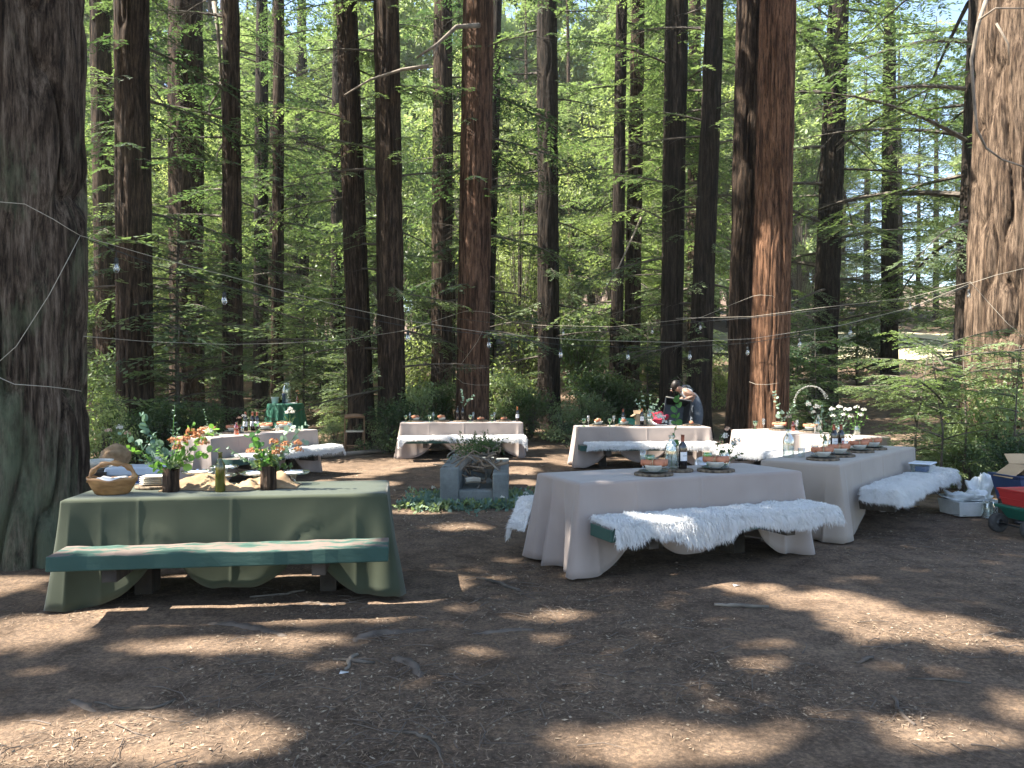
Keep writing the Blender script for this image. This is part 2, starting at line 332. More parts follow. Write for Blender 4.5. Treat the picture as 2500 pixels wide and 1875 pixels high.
def dirt():
    m, nt, b = _mat('forest floor'); N = nt.nodes.new; Lk = nt.links.new
    tc = N('ShaderNodeTexCoord'); b.inputs['Roughness'].default_value = .97; b.inputs['Specular IOR Level'].default_value = .15
    def noise(s, d=8, ro=.65):
        n = N('ShaderNodeTexNoise'); n.inputs['Scale'].default_value = s; n.inputs['Detail'].default_value = d; n.inputs['Roughness'].default_value = ro
        Lk(tc.outputs['Object'], n.inputs['Vector']); return n.outputs['Fac']
    def ramp(f, st):
        r = N('ShaderNodeValToRGB'); e = r.color_ramp.elements
        e[0].position, e[0].color = st[0][0], (*st[0][1], 1); e[1].position, e[1].color = st[-1][0], (*st[-1][1], 1)
        for p, c in st[1:-1]: k = e.new(p); k.color = (*c, 1)
        Lk(f, r.inputs[0]); return r.outputs[0]
    big = ramp(noise(.7), [(.3, (.105, .075, .053)), (.55, (.15, .108, .078)), (.75, (.21, .155, .112))])
    fine = ramp(noise(38, 6, .8), [(.3, (.3, .29, .28)), (.52, (1, 1, 1)), (.70, (2.1, 1.95, 1.7))])
    mx = N('ShaderNodeMixRGB'); mx.blend_type = 'MULTIPLY'; mx.inputs[0].default_value = .85; Lk(big, mx.inputs[1]); Lk(fine, mx.inputs[2])
    vo = N('ShaderNodeTexVoronoi'); vo.inputs['Scale'].default_value = 42; Lk(tc.outputs['Object'], vo.inputs['Vector'])
    lf = ramp(vo.outputs['Distance'], [(.0, (1, 1, 1)), (.16, (1, 1, 1)), (.22, (0, 0, 0))])
    sel = ramp(noise(6, 4), [(.5, (0, 0, 0)), (.6, (1, 1, 1))])
    mm = N('ShaderNodeMixRGB'); mm.blend_type = 'MULTIPLY'; mm.inputs[0].default_value = 1; Lk(lf, mm.inputs[1]); Lk(sel, mm.inputs[2])
    md_ = ramp(noise(4.5, 7, .7), [(.35, (.62, .6, .58)), (.5, (1, 1, 1)), (.66, (1.35, 1.3, 1.22))]); mz = N('ShaderNodeMixRGB'); mz.blend_type = 'MULTIPLY'; mz.inputs[0].default_value = 1; Lk(mx.outputs[0], mz.inputs[1]); Lk(md_, mz.inputs[2]); mx = mz
    m2 = N('ShaderNodeMixRGB'); Lk(mm.outputs[0], m2.inputs[0]); Lk(mx.outputs[0], m2.inputs[1]); m2.inputs[2].default_value = (.22, .15, .10, 1)
    Lk(m2.outputs[0], b.inputs['Base Color'])
    bp = N('ShaderNodeBump'); bp.inputs['Strength'].default_value = .8; bp.inputs['Distance'].default_value = .02
    Lk(noise(22, 9, .75), bp.inputs['Height']); Lk(bp.outputs[0], b.inputs['Normal'])
    return m
M['dirt'] = dirt()
M['litter'] = mat('litter', (.06, .042, .03), (.32, .225, .15), .9, 30, detail=2)
M['litter_pale'] = mat('pale leaf litter', (.12, .09, .06), (.42, .33, .23), .8, 30, detail=2)
M['drygrass'] = mat('sunny meadow', (.36, .33, .2), (.55, .48, .33), .95, 1.2)
# ---------------------------------------------------------------- ground
def warp(a, b, n, c, k):
    t = np.linspace(-1, 1, n); s = np.sign(t)*np.abs(t)**k
    return np.where(s < 0, c+(c-a)*s, c+(b-c)*s)
def build_ground():
    xs = warp(-140, 140, 420, 0, 2.6); ys = warp(-40, 300, 460, 6, 2.4)
    X, Y = np.meshgrid(xs, ys); Z = ground_z(X, Y)
    near = np.exp(-((np.hypot(X, Y-6)/26)**2))
    Z = Z + near*((fbm(X*1.1, Y*1.1, 3, 4)-.47)*.07 + (fbm(X*7, Y*7, 9, 3)-.43)*.022) + (1-near)*(fbm(X*.25, Y*.25, 5, 4)-.47)*.5*np.clip((Y-16)/20, 0, 1)
    ny, nx = X.shape; V = np.stack([X.ravel(), Y.ravel(), Z.ravel()], 1)
    i = np.arange((ny-1)*(nx-1)); r = i//(nx-1); c = i % (nx-1); a = r*nx+c
    Q = np.stack([a, a+1, a+nx+1, a+nx], 1)
    return structure(link('ground', me_np('ground', V, Q, [M['dirt']], True)))
build_ground()
def gz(x, y):
    near = math.exp(-((math.hypot(x, y-6)/26)**2))
    return float(ground_z(x, y) + near*((fbm(x*1.1, y*1.1, 3, 4)-.47)*.07+(fbm(x*7, y*7, 9, 3)-.43)*.022))
# sunlit road and meadow beyond the trees on the right
def sheet(name, x0, x1, y0, y1, dz, m, n=24):
    xs = np.linspace(x0, x1, n); ys = np.linspace(y0, y1, n); X, Y = np.meshgrid(xs, ys)
    Z = ground_z(X, Y)+dz+(fbm(X*.25, Y*.25, 5, 4)-.47)*.5
    i = np.arange((n-1)**2); a = (i//(n-1))*n+i % (n-1)
    return structure(link(name, me_np(name, np.stack([X.ravel(), Y.ravel(), Z.ravel()], 1), np.stack([a, a+1, a+n+1, a+n], 1), [m], True)))
sheet('meadow', 12, 46, 39, 60, .06, M['drygrass'])

# ---------------------------------------------------------------- leaf arrays
def diamonds(p, d, n, L, Wd):
    """p base points, d unit directions, n rough normals -> quads"""
    s = np.cross(d, n); s /= (np.linalg.norm(s, axis=1, keepdims=True)+1e-9)
    L = np.asarray(L).reshape(-1, 1)*np.ones((len(p), 1)); Wd = np.asarray(Wd).reshape(-1, 1)*np.ones((len(p), 1))
    m = p+d*L*.45
    V = np.stack([p, m+s*Wd/2, p+d*L, m-s*Wd/2], 1)
    return V                                            # (n,4,3)
def quads_idx(n): return np.arange(n*4).reshape(n, 4)
def rot_to(az, pitch):
    ca, sa, cp, sp = math.cos(az), math.sin(az), math.cos(pitch), math.sin(pitch)
    x = np.array([ca*cp, sa*cp, sp]); y = np.array([-sa, ca, 0]); z = np.cross(x, y)
    return np.stack([x, y, z], 1)
def tubeq(pts, r0, r1, seg=4):
    """tapered 4-sided limb as quads arrays"""
    pts = np.asarray(pts); n = len(pts); t = np.gradient(pts, axis=0); t /= np.linalg.norm(t, axis=1, keepdims=True)+1e-9
    u = np.cross(t, [0.13, 0.2, 1.0]); u /= np.linalg.norm(u, axis=1, keepdims=True)+1e-9; v = np.cross(t, u)
    r = np.linspace(r0, r1, n)[:, None]; a = np.arange(seg)*2*math.pi/seg
    R = np.stack([pts+r*(u*math.cos(k)+v*math.sin(k)) for k in a], 1)      # n,seg,3
    q = []
    for k in range(seg):
        k2 = (k+1) % seg
        q.append(np.stack([R[:-1, k], R[:-1, k2], R[1:, k2], R[1:, k]], 1))
    return np.concatenate(q)
def bough(L, rg, step=.11, leaf=.10, lw=.034, bushy=1.0):
    """flat drooping redwood spray in local coords, x outward"""
    n = 9; t = np.linspace(0, 1, n); droop = rg.uniform(.1, .3)*L; sway = rg.uniform(-.12, .12)*L
    ax = np.stack([L*t, sway*t*t, .12*L*t-droop*t**2.2], 1)
    limb = [tubeq(ax, .003+.011*L, .003)]
    P0 = []; D0 = []; N0 = []
    k = max(4, int(L/step)); tt = np.linspace(.12, .99, k)
    for j, q in enumerate(tt):
        base = np.array([np.interp(q, t, ax[:, c]) for c in range(3)])
        side = 1 if j % 2 else -1
        tl = (.42*L*(1-q)**.7*(.35+1.1*q)+.10)*rg.uniform(.65, 1.2)*bushy
        ang = side*rg.uniform(.75, 1.15); d = np.array([math.cos(ang), math.sin(ang), rg.uniform(-.35, .05)]); d /= np.linalg.norm(d)
        m = max(3, int(tl/(leaf*.42))); s = np.linspace(.05, 1, m)
        pts = base+d*tl*s[:, None]+np.array([.08, 0, -.22])*tl*(s**2)[:, None]
        for sd in (-1, 1):
            a2 = ang+sd*rg.uniform(.55, .95, m); dd = np.stack([np.cos(a2), np.sin(a2), rg.uniform(-.5, .1, m)], 1)
            dd /= np.linalg.norm(dd, axis=1, keepdims=True)
            P0.append(pts); D0.append(dd)
            nn = np.tile([0, 0, 1.0], (m, 1))+rg.normal(0, .28, (m, 3)); N0.append(nn)
        if tl > .35: limb.append(tubeq(np.stack([base, base+d*tl*.5+[.0, 0, -.05*tl], pts[-1]]), .006, .002, 3))
    p = np.concatenate(P0); d = np.concatenate(D0); nn = np.concatenate(N0)
    V = diamonds(p, d, nn, leaf*rg.uniform(.6, 1.25, len(p)), lw*rg.uniform(.7, 1.3, len(p)))
    return V, np.concatenate(limb)
def crown_mesh(name, seed, z0, z1, nb, Lmax, front_gap=0, rtrunk=.2, leaf=.11, lw=.038, step=.12, top_taper=.5, up=.0, mats=None, dead=0):
    rg = np.random.default_rng(seed); LV = []; WV = []
    lib = [bough(l, rg, step, leaf, lw) for l in np.linspace(.45, 1, 6)*Lmax]
    for i in range(nb):
        z = z0+(z1-z0)*((i+rg.uniform(0, 1))/nb)
        az = rg.uniform(-math.pi, math.pi)
        if front_gap:
            g = front_gap; az = -math.pi/2+g+(2*math.pi-2*g)*rg.uniform(0, 1)
        f = 1-top_taper*(z-z0)/(z1-z0)
        j = int(min(5, max(0, rg.normal(3.3, 1.5)*f+.4)))
        R = rot_to(az, rg.uniform(-.30, .22)+up).T; off = np.array([rtrunk*math.cos(az)*.6, rtrunk*math.sin(az)*.6, z])
        s = rg.uniform(.8, 1.2)
        if rg.uniform() >= dead: LV.append((lib[j][0]*s) @ R+off)
        WV.append((lib[j][1]*s) @ R+off)
    A = np.concatenate(LV); B = np.concatenate(WV); n = len(A)+len(B)
    V = np.concatenate([A.reshape(-1, 3), B.reshape(-1, 3)])
    return me_np(name, V, quads_idx(n), mats or [M['needles'], M['limb']], False, np.r_[np.zeros(len(A), int), np.ones(len(B), int)])
def cloud_mesh(name, seed, clumps, per, leaf, lw, rad, mats, stems=True):
    """broad-leaved foliage: clumps of leaves round branch ends; clumps = list of (centre, radius)"""
    rg = np.random.default_rng(seed); LV = []; WV = []
    for c, r in clumps:
        m = int(per*(r/rad)**2); u = rg.normal(0, 1, (m, 3)); u /= np.linalg.norm(u, axis=1, keepdims=True)
        p = np.array(c)+u*r*(rg.uniform(.15, 1, (m, 1))**.6)*[1, 1, .75]
        d = u*.6+rg.normal(0, .6, (m, 3))+[0, 0, -.25]; d /= np.linalg.norm(d, axis=1, keepdims=True)
        nn = rg.normal(0, .6, (m, 3))+[0, 0, 1]
        LV.append(diamonds(p, d, nn, leaf*rg.uniform(.6, 1.3, m), lw*rg.uniform(.7, 1.3, m)))
        if stems:
            for q in range(3):
                e = np.array(c)+rg.normal(0, r*.5, 3); mid = np.array(c)*[.5, .5, .8]+rg.normal(0, .05, 3)
                WV.append(tubeq(np.stack([[c[0]*.1, c[1]*.1, max(0, c[2]*.25)], mid, e]), .008+.004*r, .003, 3))
    A = np.concatenate(LV); B = np.concatenate(WV) if WV else np.zeros((0, 4, 3)); n = len(A)+len(B)
    return me_np(name, np.concatenate([A.reshape(-1, 3), B.reshape(-1, 3)]), quads_idx(n), mats, False, np.r_[np.zeros(len(A), int), np.ones(len(B), int)])

# ---------------------------------------------------------------- trunks
def trunk_mesh(name, r0, r1, H, lean, seed, m, nt=40, nz=60, zden=10, depth=.02, flare=.35, pitch=.07):
    """lean = (dx, dy) shift per metre; r at z=0 r0, at z=10 r1"""
    zs = np.r_[-.5, np.linspace(0, zden, nz)] if H <= zden else np.r_[-.5, np.linspace(0, zden, nz), np.linspace(zden, H, 10)[1:]]
    th = np.arange(nt)*2*math.pi/nt; TH, Z = np.meshgrid(th, zs)
    r = r0+(r1-r0)*Z/10; r = np.where(Z > 10, r1*(1-.85*(Z-10)/max(1, H-10)), r); r = np.maximum(r, .02)
    lob = vn(TH*5/(2*math.pi), Z*.25, seed, 5)-.5
    r = r*(1+flare*np.exp(-np.maximum(Z, -.3)/.45)*(1+.9*lob)+.05*lob)
    k = max(6, int(2*math.pi*r0/pitch)); sw = (vn(TH*3/(2*math.pi), Z*.8, seed+3, 3)-.5)*2.2
    a = TH*k/(2*math.pi)+sw*.6
    n1 = vn(np.mod(a, k), Z*1.1, seed+5, k); n2 = vn(np.mod(a*2.3, k*2), Z*3.1, seed+8, k*2)
    rid = np.minimum(1, np.abs(2*n1-1)*2.4)**.6*.78+n2*.22
    r = r+depth*(rid-.6)*2*np.where(Z < zden+.1, 1, .3)
    X = r*np.cos(TH)+lean[0]*Z; Y = r*np.sin(TH)+lean[1]*Z
    V = np.stack([X.ravel(), Y.ravel(), Z.ravel()], 1); n = len(zs)
    i = np.arange((n-1)*nt); rr = i//nt; c = i % nt; c2 = (c+1) % nt
    return me_np(name, V, np.stack([rr*nt+c, rr*nt+c2, (rr+1)*nt+c2, (rr+1)*nt+c], 1), [m], True)

# patches of sun: the crowns let the sun through to these places ------------
DS = 2500/2212
LIT = []
def lit_px(x, y, rx, ry, z=0, rot=0, k=1):
    c = GP(x*DS, y*DS, z); d = c.y
    LIT.append((c.x, c.y, z, rx*DS/F*d, max(.05, ry*DS*d*d/((EYE-z)*F)), rot))
def lit(x, y, z, a, b, rot=0): LIT.append((x, y, z, a, b, rot))
for a in [(120, 1585, 260, 42), (440, 1610, 150, 45), (90, 1620, 200, 40), (1420, 1615, 200, 48), (60, 1365, 110, 42), (330, 1330, 200, 11),
          (640, 1330, 150, 12), (790, 1312, 95, 30), (430, 1392, 170, 11), (660, 1385, 110, 12), (1960, 1352, 165, 32), (1780, 1300, 120, 16), (1640, 1274, 60, 8),
          (2080, 1600, 110, 42), (2150, 1395, 110, 12), (2230, 1530, 60, 20), (50, 1250, 70, 40), (1530, 1258, 40, 6), (1640, 1425, 35, 5),
          (780, 1012, 100, 22), (800, 1045, 60, 8), (900, 1000, 60, 9), (990, 1138, 55, 7), (1120, 1015, 40, 8), (1130, 1045, 40, 9), (900, 1107, 60, 5), (1130, 990, 120, 9),
          (700, 1000, 60, 14), (300, 1000, 60, 10), (1230, 890, 60, 4), (1250, 1000, 50, 8), (2130, 1075, 60, 8), (1100, 1190, 30, 4), (1200, 1330, 60, 5)]:
    lit_px(*a)
lit_px(520, 1052, 330, 15, .76); lit_px(250, 1060, 110, 9, .76); lit_px(730, 1055, 110, 16, .76)
lit_px(480, 1178, 400, 9, .45)
# crown openings that light the tables and trees are added by the table code
# ---------------------------------------------------------------- where the tables stand
TB = {}
def table_at(key, x, y, rz, L, W=.78): TB[key] = dict(x=x, y=y, rz=rz, L=L, W=W)
def tpt(key, u, v, z=0.0):
    """u along (-1..1), v across (-1 near .. 1 far)"""
    t = TB[key]; c, s = math.cos(t['rz']), math.sin(t['rz']); a, b = u*t['L']/2, v*t['W']/2
    return Vector((t['x']+a*c-b*s, t['y']+a*s+b*c, z))
def corner(key, x, y, deg, L, W=.78):
    """near-left corner of the top, direction of the long side"""
    rz = math.radians(deg); c, s = math.cos(rz), math.sin(rz)
    table_at(key, x+L/2*c-W/2*s, y+L/2*s+W/2*c, rz, L, W)
corner('green', -3.09, 5.28, 8, 2.2)
corner('front', .54, 6.15, 23, 2.28)
corner('right', 3.20, 7.54, 49, 2.85)
corner('far', 1.23, 14.1, 2.5, 2.44)
corner('mid', -2.28, 15.75, 6, 2.52)
corner('left', -4.42, 11.3, 65, 2.4)
table_at('glow', 4.76, 12.5, math.radians(-62.7), 2.5)
TZ = .766
def lit_table(key, u0, u1, v0, v1, z=TZ, n=5, k=1.0):
    t = TB[key]
    for i in range(n):
        u = u0+(u1-u0)*(i+.5)/n; p = tpt(key, u, (v0+v1)/2)
        LIT.append((p.x, p.y, z, k*abs(u1-u0)*t['L']/2/n*.95, k*abs(v1-v0)*t['W']/2*.55, t['rz']))
lit_table('glow', -1.05, 1.05, -2.4, 1.2); lit_table('glow', -1.05, 1.05, -2.4, 1.0, .5); lit_table('glow', -1, 1, -1.2, 1.2, 1.1)
lit_table('left', -1.05, 1.05, -1.1, 1.1); lit_table('left', -.9, 1.15, -2.5, -1.1, .5, 5, 1.2)
lit_table('far', .1, 1.05, -1.8, -.7, .6, 4, 1.2); lit_table('far', .1, 1.05, -1.6, -.6, .35, 4, 1.2); lit_table('far', .05, 1.0, -2.6, -1.1, .5, 4, 1.2); lit_table('far', .25, 1.0, -.8, 0, TZ, 3); lit_table('far', -.9, -.3, -.6, .8, TZ, 2, .8)
lit_table('mid', -1, -.35, -2.3, -1.2, .5, 3); lit_table('mid', -.95, .95, -.3, .7, TZ, 5); lit_table('mid', .1, .4, -1.2, -.9, .5, 1)
for z in (1.0, 1.5, 2.0, 2.6, 3.3, 4.0): lit(4.6, 13.7, z, .5, .55)                     # low on the red trunk
for z in (2.0, 3.2, 4.4, 5.6, 7.0, 8.5): lit(7.9, 12.2, z, 1.2, .7)                      # pale trunk on the right
for z in (1.0, 1.8, 2.6): lit(6.4, 11.2, z, .9, .6)                                      # sapling in front of it
for a in [(5.8, 21, 1, 1.2, .4), (7.2, 25, 1.5, 1.6, .35), (5.5, 18, .6, .8, .3), (9, 30, 2, 2.5, 1), (-6, 20, .5, 1.2, .5), (-4.5, 24, 1, 2, .8), (1, 20, .4, 1.4, .3)]: lit(*a)
_L = np.array(LIT)
def in_light(px, py, pz, grow=0.0):
    """true where a leaf at p would shade one of the sunny patches"""
    hit = np.zeros(len(px), bool); nz = .85+.3*fbm(px*2.3, py*2.3+pz, 31, 3)
    for cx, cy, cz, a, b, rt in _L:
        k = (pz-cz)/S.z; qx = px-S.x*k-cx; qy = py-S.y*k-cy; c, s = math.cos(rt), math.sin(rt)
        u = (qx*c+qy*s)/(a*.9+grow+.10); v = (-qx*s+qy*c)/(b*.9+grow+.09)
        hit |= ((u*u+v*v) < 1.15*nz) & (pz > cz)
    return hit
# ---------------------------------------------------------------- redwoods in view, by photo column: x at foot, width at foot, x at the top edge, width there, distance
TREES = []
def tree(label, xb, wb, xt, wt, d, m, nt=44, nz=70, flare=.35, depth=.02, H=27, pitch=.07, seed=None, cat='tree', extra=None, yfoot=None):
    d = float(d); Xb = (xb*DS-1250)/F*d; zb = float(ground_z(Xb, d)); zt = EYE+937.5/F*d
    Xt = (xt*DS-1250)/F*d; r0 = wb*DS/F*d/2; rt = wt*DS/F*d/2; lean = (Xt-Xb)/(zt-zb)
    r10 = r0+(rt-r0)*10/(zt-zb); r10 = max(r10, r0*.55)
    TREES.append(dict(label=label, x=Xb, y=d, z=zb, r0=r0, r10=r10, lean=(lean, 0), m=m, nt=nt, nz=nz, flare=flare, depth=depth, H=H, pitch=pitch, zden=min(14, zt-zb+.5)))
T_ = tree
T_('massive grey furrowed trunk with green lichen at the far left, behind the green table', 52, 222, 42, 226, 6.9, 'bark_grey', 360, 330, .22, .075, pitch=.15)
T_('slim redwood trunk just left of the thick flared one, mostly hidden by sprays', 236, 44, 214, 40, 21, 'bark', flare=.15)
T_('thick straight redwood with a flared dark foot behind the orange flowers', 293, 70, 284, 66, 15.5, 'bark', 90, 110, .55, .03)
T_('broad twin-ribbed redwood behind the pale dead branch', 404, 68, 401, 70, 20, 'bark', 60, 80, .25, .03)
T_('slender straight redwood left of the round green drinks table', 503, 42, 499, 34, 17, 'bark', 50, 80, .5)
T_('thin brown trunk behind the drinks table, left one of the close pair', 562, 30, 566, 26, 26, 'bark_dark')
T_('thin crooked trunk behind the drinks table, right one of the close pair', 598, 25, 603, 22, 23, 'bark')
T_('dark redwood leaning left, above the folding chair', 783, 52, 748, 43, 18, 'bark', 60, 90, .35, .03)
T_('sturdy redwood with green sprays just right of the leaning one', 848, 56, 834, 52, 17.6, 'bark', 60, 90, .25, .03)
T_('straight redwood with cracked bark left of the big central trunk', 953, 44, 957, 40, 23, 'bark', 50, 80, .2, .03)
T_('big smooth reddish trunk wrapped with rope behind the middle table', 1019, 70, 1033, 64, 17.9, 'bark_brown', 120, 150, .2, .02, pitch=.05)
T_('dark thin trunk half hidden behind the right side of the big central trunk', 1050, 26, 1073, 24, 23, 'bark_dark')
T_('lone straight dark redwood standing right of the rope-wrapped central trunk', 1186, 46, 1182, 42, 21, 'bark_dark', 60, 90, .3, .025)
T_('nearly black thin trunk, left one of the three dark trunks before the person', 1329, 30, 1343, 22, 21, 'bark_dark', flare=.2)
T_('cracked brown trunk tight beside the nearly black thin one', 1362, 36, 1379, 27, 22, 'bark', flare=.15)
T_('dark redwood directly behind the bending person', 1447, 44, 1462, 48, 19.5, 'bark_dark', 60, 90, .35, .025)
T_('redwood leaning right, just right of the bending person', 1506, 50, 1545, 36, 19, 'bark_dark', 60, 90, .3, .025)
T_('grey-brown trunk with split flared foot, left one of the touching pair', 1598, 58, 1624, 58, 15.2, 'bark', 110, 140, .4, .035)
T_('bright reddish sunlit trunk, right one of the touching pair', 1657, 80, 1681, 72, 14.3, 'bark_red', 130, 160, .15, .028, pitch=.06)
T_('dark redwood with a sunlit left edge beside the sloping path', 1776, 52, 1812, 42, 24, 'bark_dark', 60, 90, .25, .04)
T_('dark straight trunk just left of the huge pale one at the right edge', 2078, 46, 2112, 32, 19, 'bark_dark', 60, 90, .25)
T_('huge pale furrowed trunk at the right edge of the clearing', 2195, 215, 2232, 195, 12.6, 'bark_right', 300, 260, .12, .07, pitch=.15)
# crowns shared by the trees (many flat sprays each)
NM = [M['needles'], M['limb']]
def join_np(name, ms, mats):
    V = []; Q = []; I = []; n = 0
    for m in ms:
        v = np.zeros(len(m.vertices)*3, np.float32); m.vertices.foreach_get('co', v); q = np.zeros(len(m.loops), np.int32); m.loops.foreach_get('vertex_index', q); i = np.zeros(len(m.polygons), np.int32); m.polygons.foreach_get('material_index', i)
        V.append(v.reshape(-1, 3)); Q.append(q.reshape(-1, 4)+n); I.append(i); n += len(v)//3
    r = me_np(name, np.concatenate(V), np.concatenate(Q), mats, False, np.concatenate(I))
    for m in ms: bpy.data.meshes.remove(m)
    return r
CR = [join_np('redwood_crown', [crown_mesh('a', 11+i, 2.2, 13, 27, 2.6, 1.0, .25, .13, .045, .12, .1, mats=NM, dead=.25), crown_mesh('b', 111+i, 1.2, 12, 30, .85, 0, .33, .085, .03, .08, .0, up=-.2, mats=NM)], NM) for i in range(4)]
CF = [crown_mesh('full_crown', 31+i, 1.2, 24, 100, 3.3, 0, .2, .19, .075, .16, .55, mats=NM, dead=.04) for i in range(4)]
CP = [crown_mesh('pale_crown', 41+i, 1.5, 22, 95, 3.3, 0, .2, .19, .08, .16, .55, mats=[M['needles_pale'], M['limb']]) for i in range(2)]
def broad(seed, Hc, n, R, leaf, per, mats):
    rg = np.random.default_rng(seed); cl = []
    for i in range(n):
        a = rg.uniform(0, 6.28); h = rg.uniform(.22, 1)*Hc; rr = R*(1-abs(h/Hc-.55)*1.1)*rg.uniform(.2, 1)
        cl.append(((rr*math.cos(a), rr*math.sin(a), h), rg.uniform(.5, 1.1)))
    return cloud_mesh('broad_crown', seed, cl, per, leaf, leaf*.45, 1, mats)
CL = [crown_mesh('low_crown', 131+i, 1.0, 14.5, 52, 3.2, 0, .2, .17, .065, .15, .35, mats=[M['needles'] if i < 2 else M['needles_pale'], M['limb']], dead=.08) for i in range(4)]
CB = [broad(51, 13, 46, 3.4, .17, 330, [M['leaf_bright'], M['limb']]), broad(52, 11, 40, 3.2, .17, 330, [M['leaf_bay'], M['limb']])]
CK = dict((i, 0) for i in range(4))
CBIG = crown_mesh('wide_crown', 171, 3.0, 15, 44, 6.0, 0, .3, .15, .05, .19, .25, mats=NM, dead=.2)
SHADE = {}                                              # tree -> leaves of its added shade crown
rgT = np.random.default_rng(5)
extra = []
# unseen trees added outside the picture so that their crowns shade the clearing
for (x, y) in [(-8.5, 1.5), (-13, 5), (-9.5, 10), (-16, 10.5), (-12.5, 15), (-19, 3), (-21, 8), (-6.5, -4), (-15, -3), (-21, 15), (-17, 19), (5.5, -2.5), (9, 2.5), (13, 9), (-2.5, -6)]:
    extra.append((x, y, rgT.uniform(.28, .5)))
for t in TREES:
    i = len(SHADE)
    t['root'] = thing('redwood_tree', t['label'], 'tree', (t['x'], t['y'], t['z']), 0, 'redwood trees around the clearing')
    link('trunk', trunk_mesh('trunk', t['r0'], t['r10'], t['H'], t['lean'], 100+i, M[t['m']], t['nt'], t['nz'], t['zden'], t['depth'], t['flare'], t['pitch']), t['root'])
    SHADE[i] = dict(x=t['x'], y=t['y'], z=t['z'], root=t['root'])
    if t['y'] > 15.4:
        c = link('crown', CBIG if i in (19, 20) else CR[i % 4], t['root']); c.location = (t['lean'][0]*6, 0, rgT.uniform(-1.2, 1.0)); c.rotation_euler = (0, 0, rgT.uniform(-.3, .3))
ET = [trunk_mesh('trunk', .42, .26, 24, (0, 0), 60+i, M['bark'], 28, 30, 12, .02) for i in range(3)]
for k, (x, y, r) in enumerate(extra):
    r_ = thing('redwood_tree', 'unseen redwood added outside the picture to shade the clearing', 'tree', (x, y, float(ground_z(x, y))), rgT.uniform(0, 6), 'added redwoods shading the clearing')
    link('trunk', ET[k % 3], r_); SHADE[100+k] = dict(x=x, y=y, z=0, root=r_)
# upper crowns added out of view for shade: leafy sprays up to 22 m, left open along the sun's path to each sunny patch
def shade_crowns():
    rg = np.random.default_rng(77); n = 86000
    tx = rg.uniform(-8, 11.5, n); ty = rg.uniform(-.5, 30, n)
    thin = (ty > 15.5) & (rg.uniform(0, 1, n) < .8+.2*np.clip((ty-15.5)/3, 0, 1)); tx = tx[~thin]; ty = ty[~thin]; n = len(tx)
    zmin = np.maximum(8.0, 2.6+.53*ty); pz = zmin+rg.uniform(0, 1, n)**.8*12
    px = tx+S.x*pz/S.z+rg.normal(0, .05, n); py = ty+S.y*pz/S.z
    keep = ~in_light(px, py, pz); px, py, pz = px[keep], py[keep], pz[keep]; n = len(px)
    keys = list(SHADE); cx = np.array([SHADE[k]['x'] for k in keys]); cy = np.array([SHADE[k]['y'] for k in keys])
    own = np.argmin((px[:, None]-cx)**2+(py[:, None]-cy)**2+rg.uniform(0, 3, (n, 1)), 1)
    for j, k in enumerate(keys):
        q = np.where(own == j)[0]
        if len(q) < 12: continue
        t = SHADE[k]; rt = t['root']; m = len(q); o = np.array(rt.location); p = np.stack([px[q], py[q], pz[q]], 1)
        d = p-[t['x'], t['y'], 0]; d[:, 2] = 0; d /= np.linalg.norm(d, axis=1, keepdims=True)+1e-6
        d = d+rg.normal(0, .7, (m, 3))*[1, 1, .35]; d /= np.linalg.norm(d, axis=1, keepdims=True)
        V = diamonds(p-d*.18, d, rg.normal(0, .35, (m, 3))+[S.x*.6, 0, 1], .36*rg.uniform(.7, 1.3, m), .2*rg.uniform(.7, 1.2, m))
        limbs = []
        for b in rg.choice(m, max(3, m//160)):
            e = p[b]; s = np.array([t['x'], t['y'], max(6, e[2]-1.2)])
            if in_light(*[np.linspace(s[c], e[c], 8) for c in range(3)]).any() and rg.uniform() < .8: continue
            limbs.append(tubeq(np.stack([s, (s+e)/2+[0, 0, .3], e]), .07, .015))
        W_ = np.concatenate(limbs) if limbs else np.zeros((0, 4, 3)); A = np.concatenate([V, W_]).reshape(-1, 3)-o
        c_, s_ = math.cos(-rt.rotation_euler.z), math.sin(-rt.rotation_euler.z)
        A = np.stack([A[:, 0]*c_-A[:, 1]*s_, A[:, 0]*s_+A[:, 1]*c_, A[:, 2]], 1)
        link('shade_crown', me_np('shade_crown', A, quads_idx(len(A)//4), NM, False, np.r_[np.zeros(m, int), np.ones(len(W_), int)]), rt)
shade_crowns()
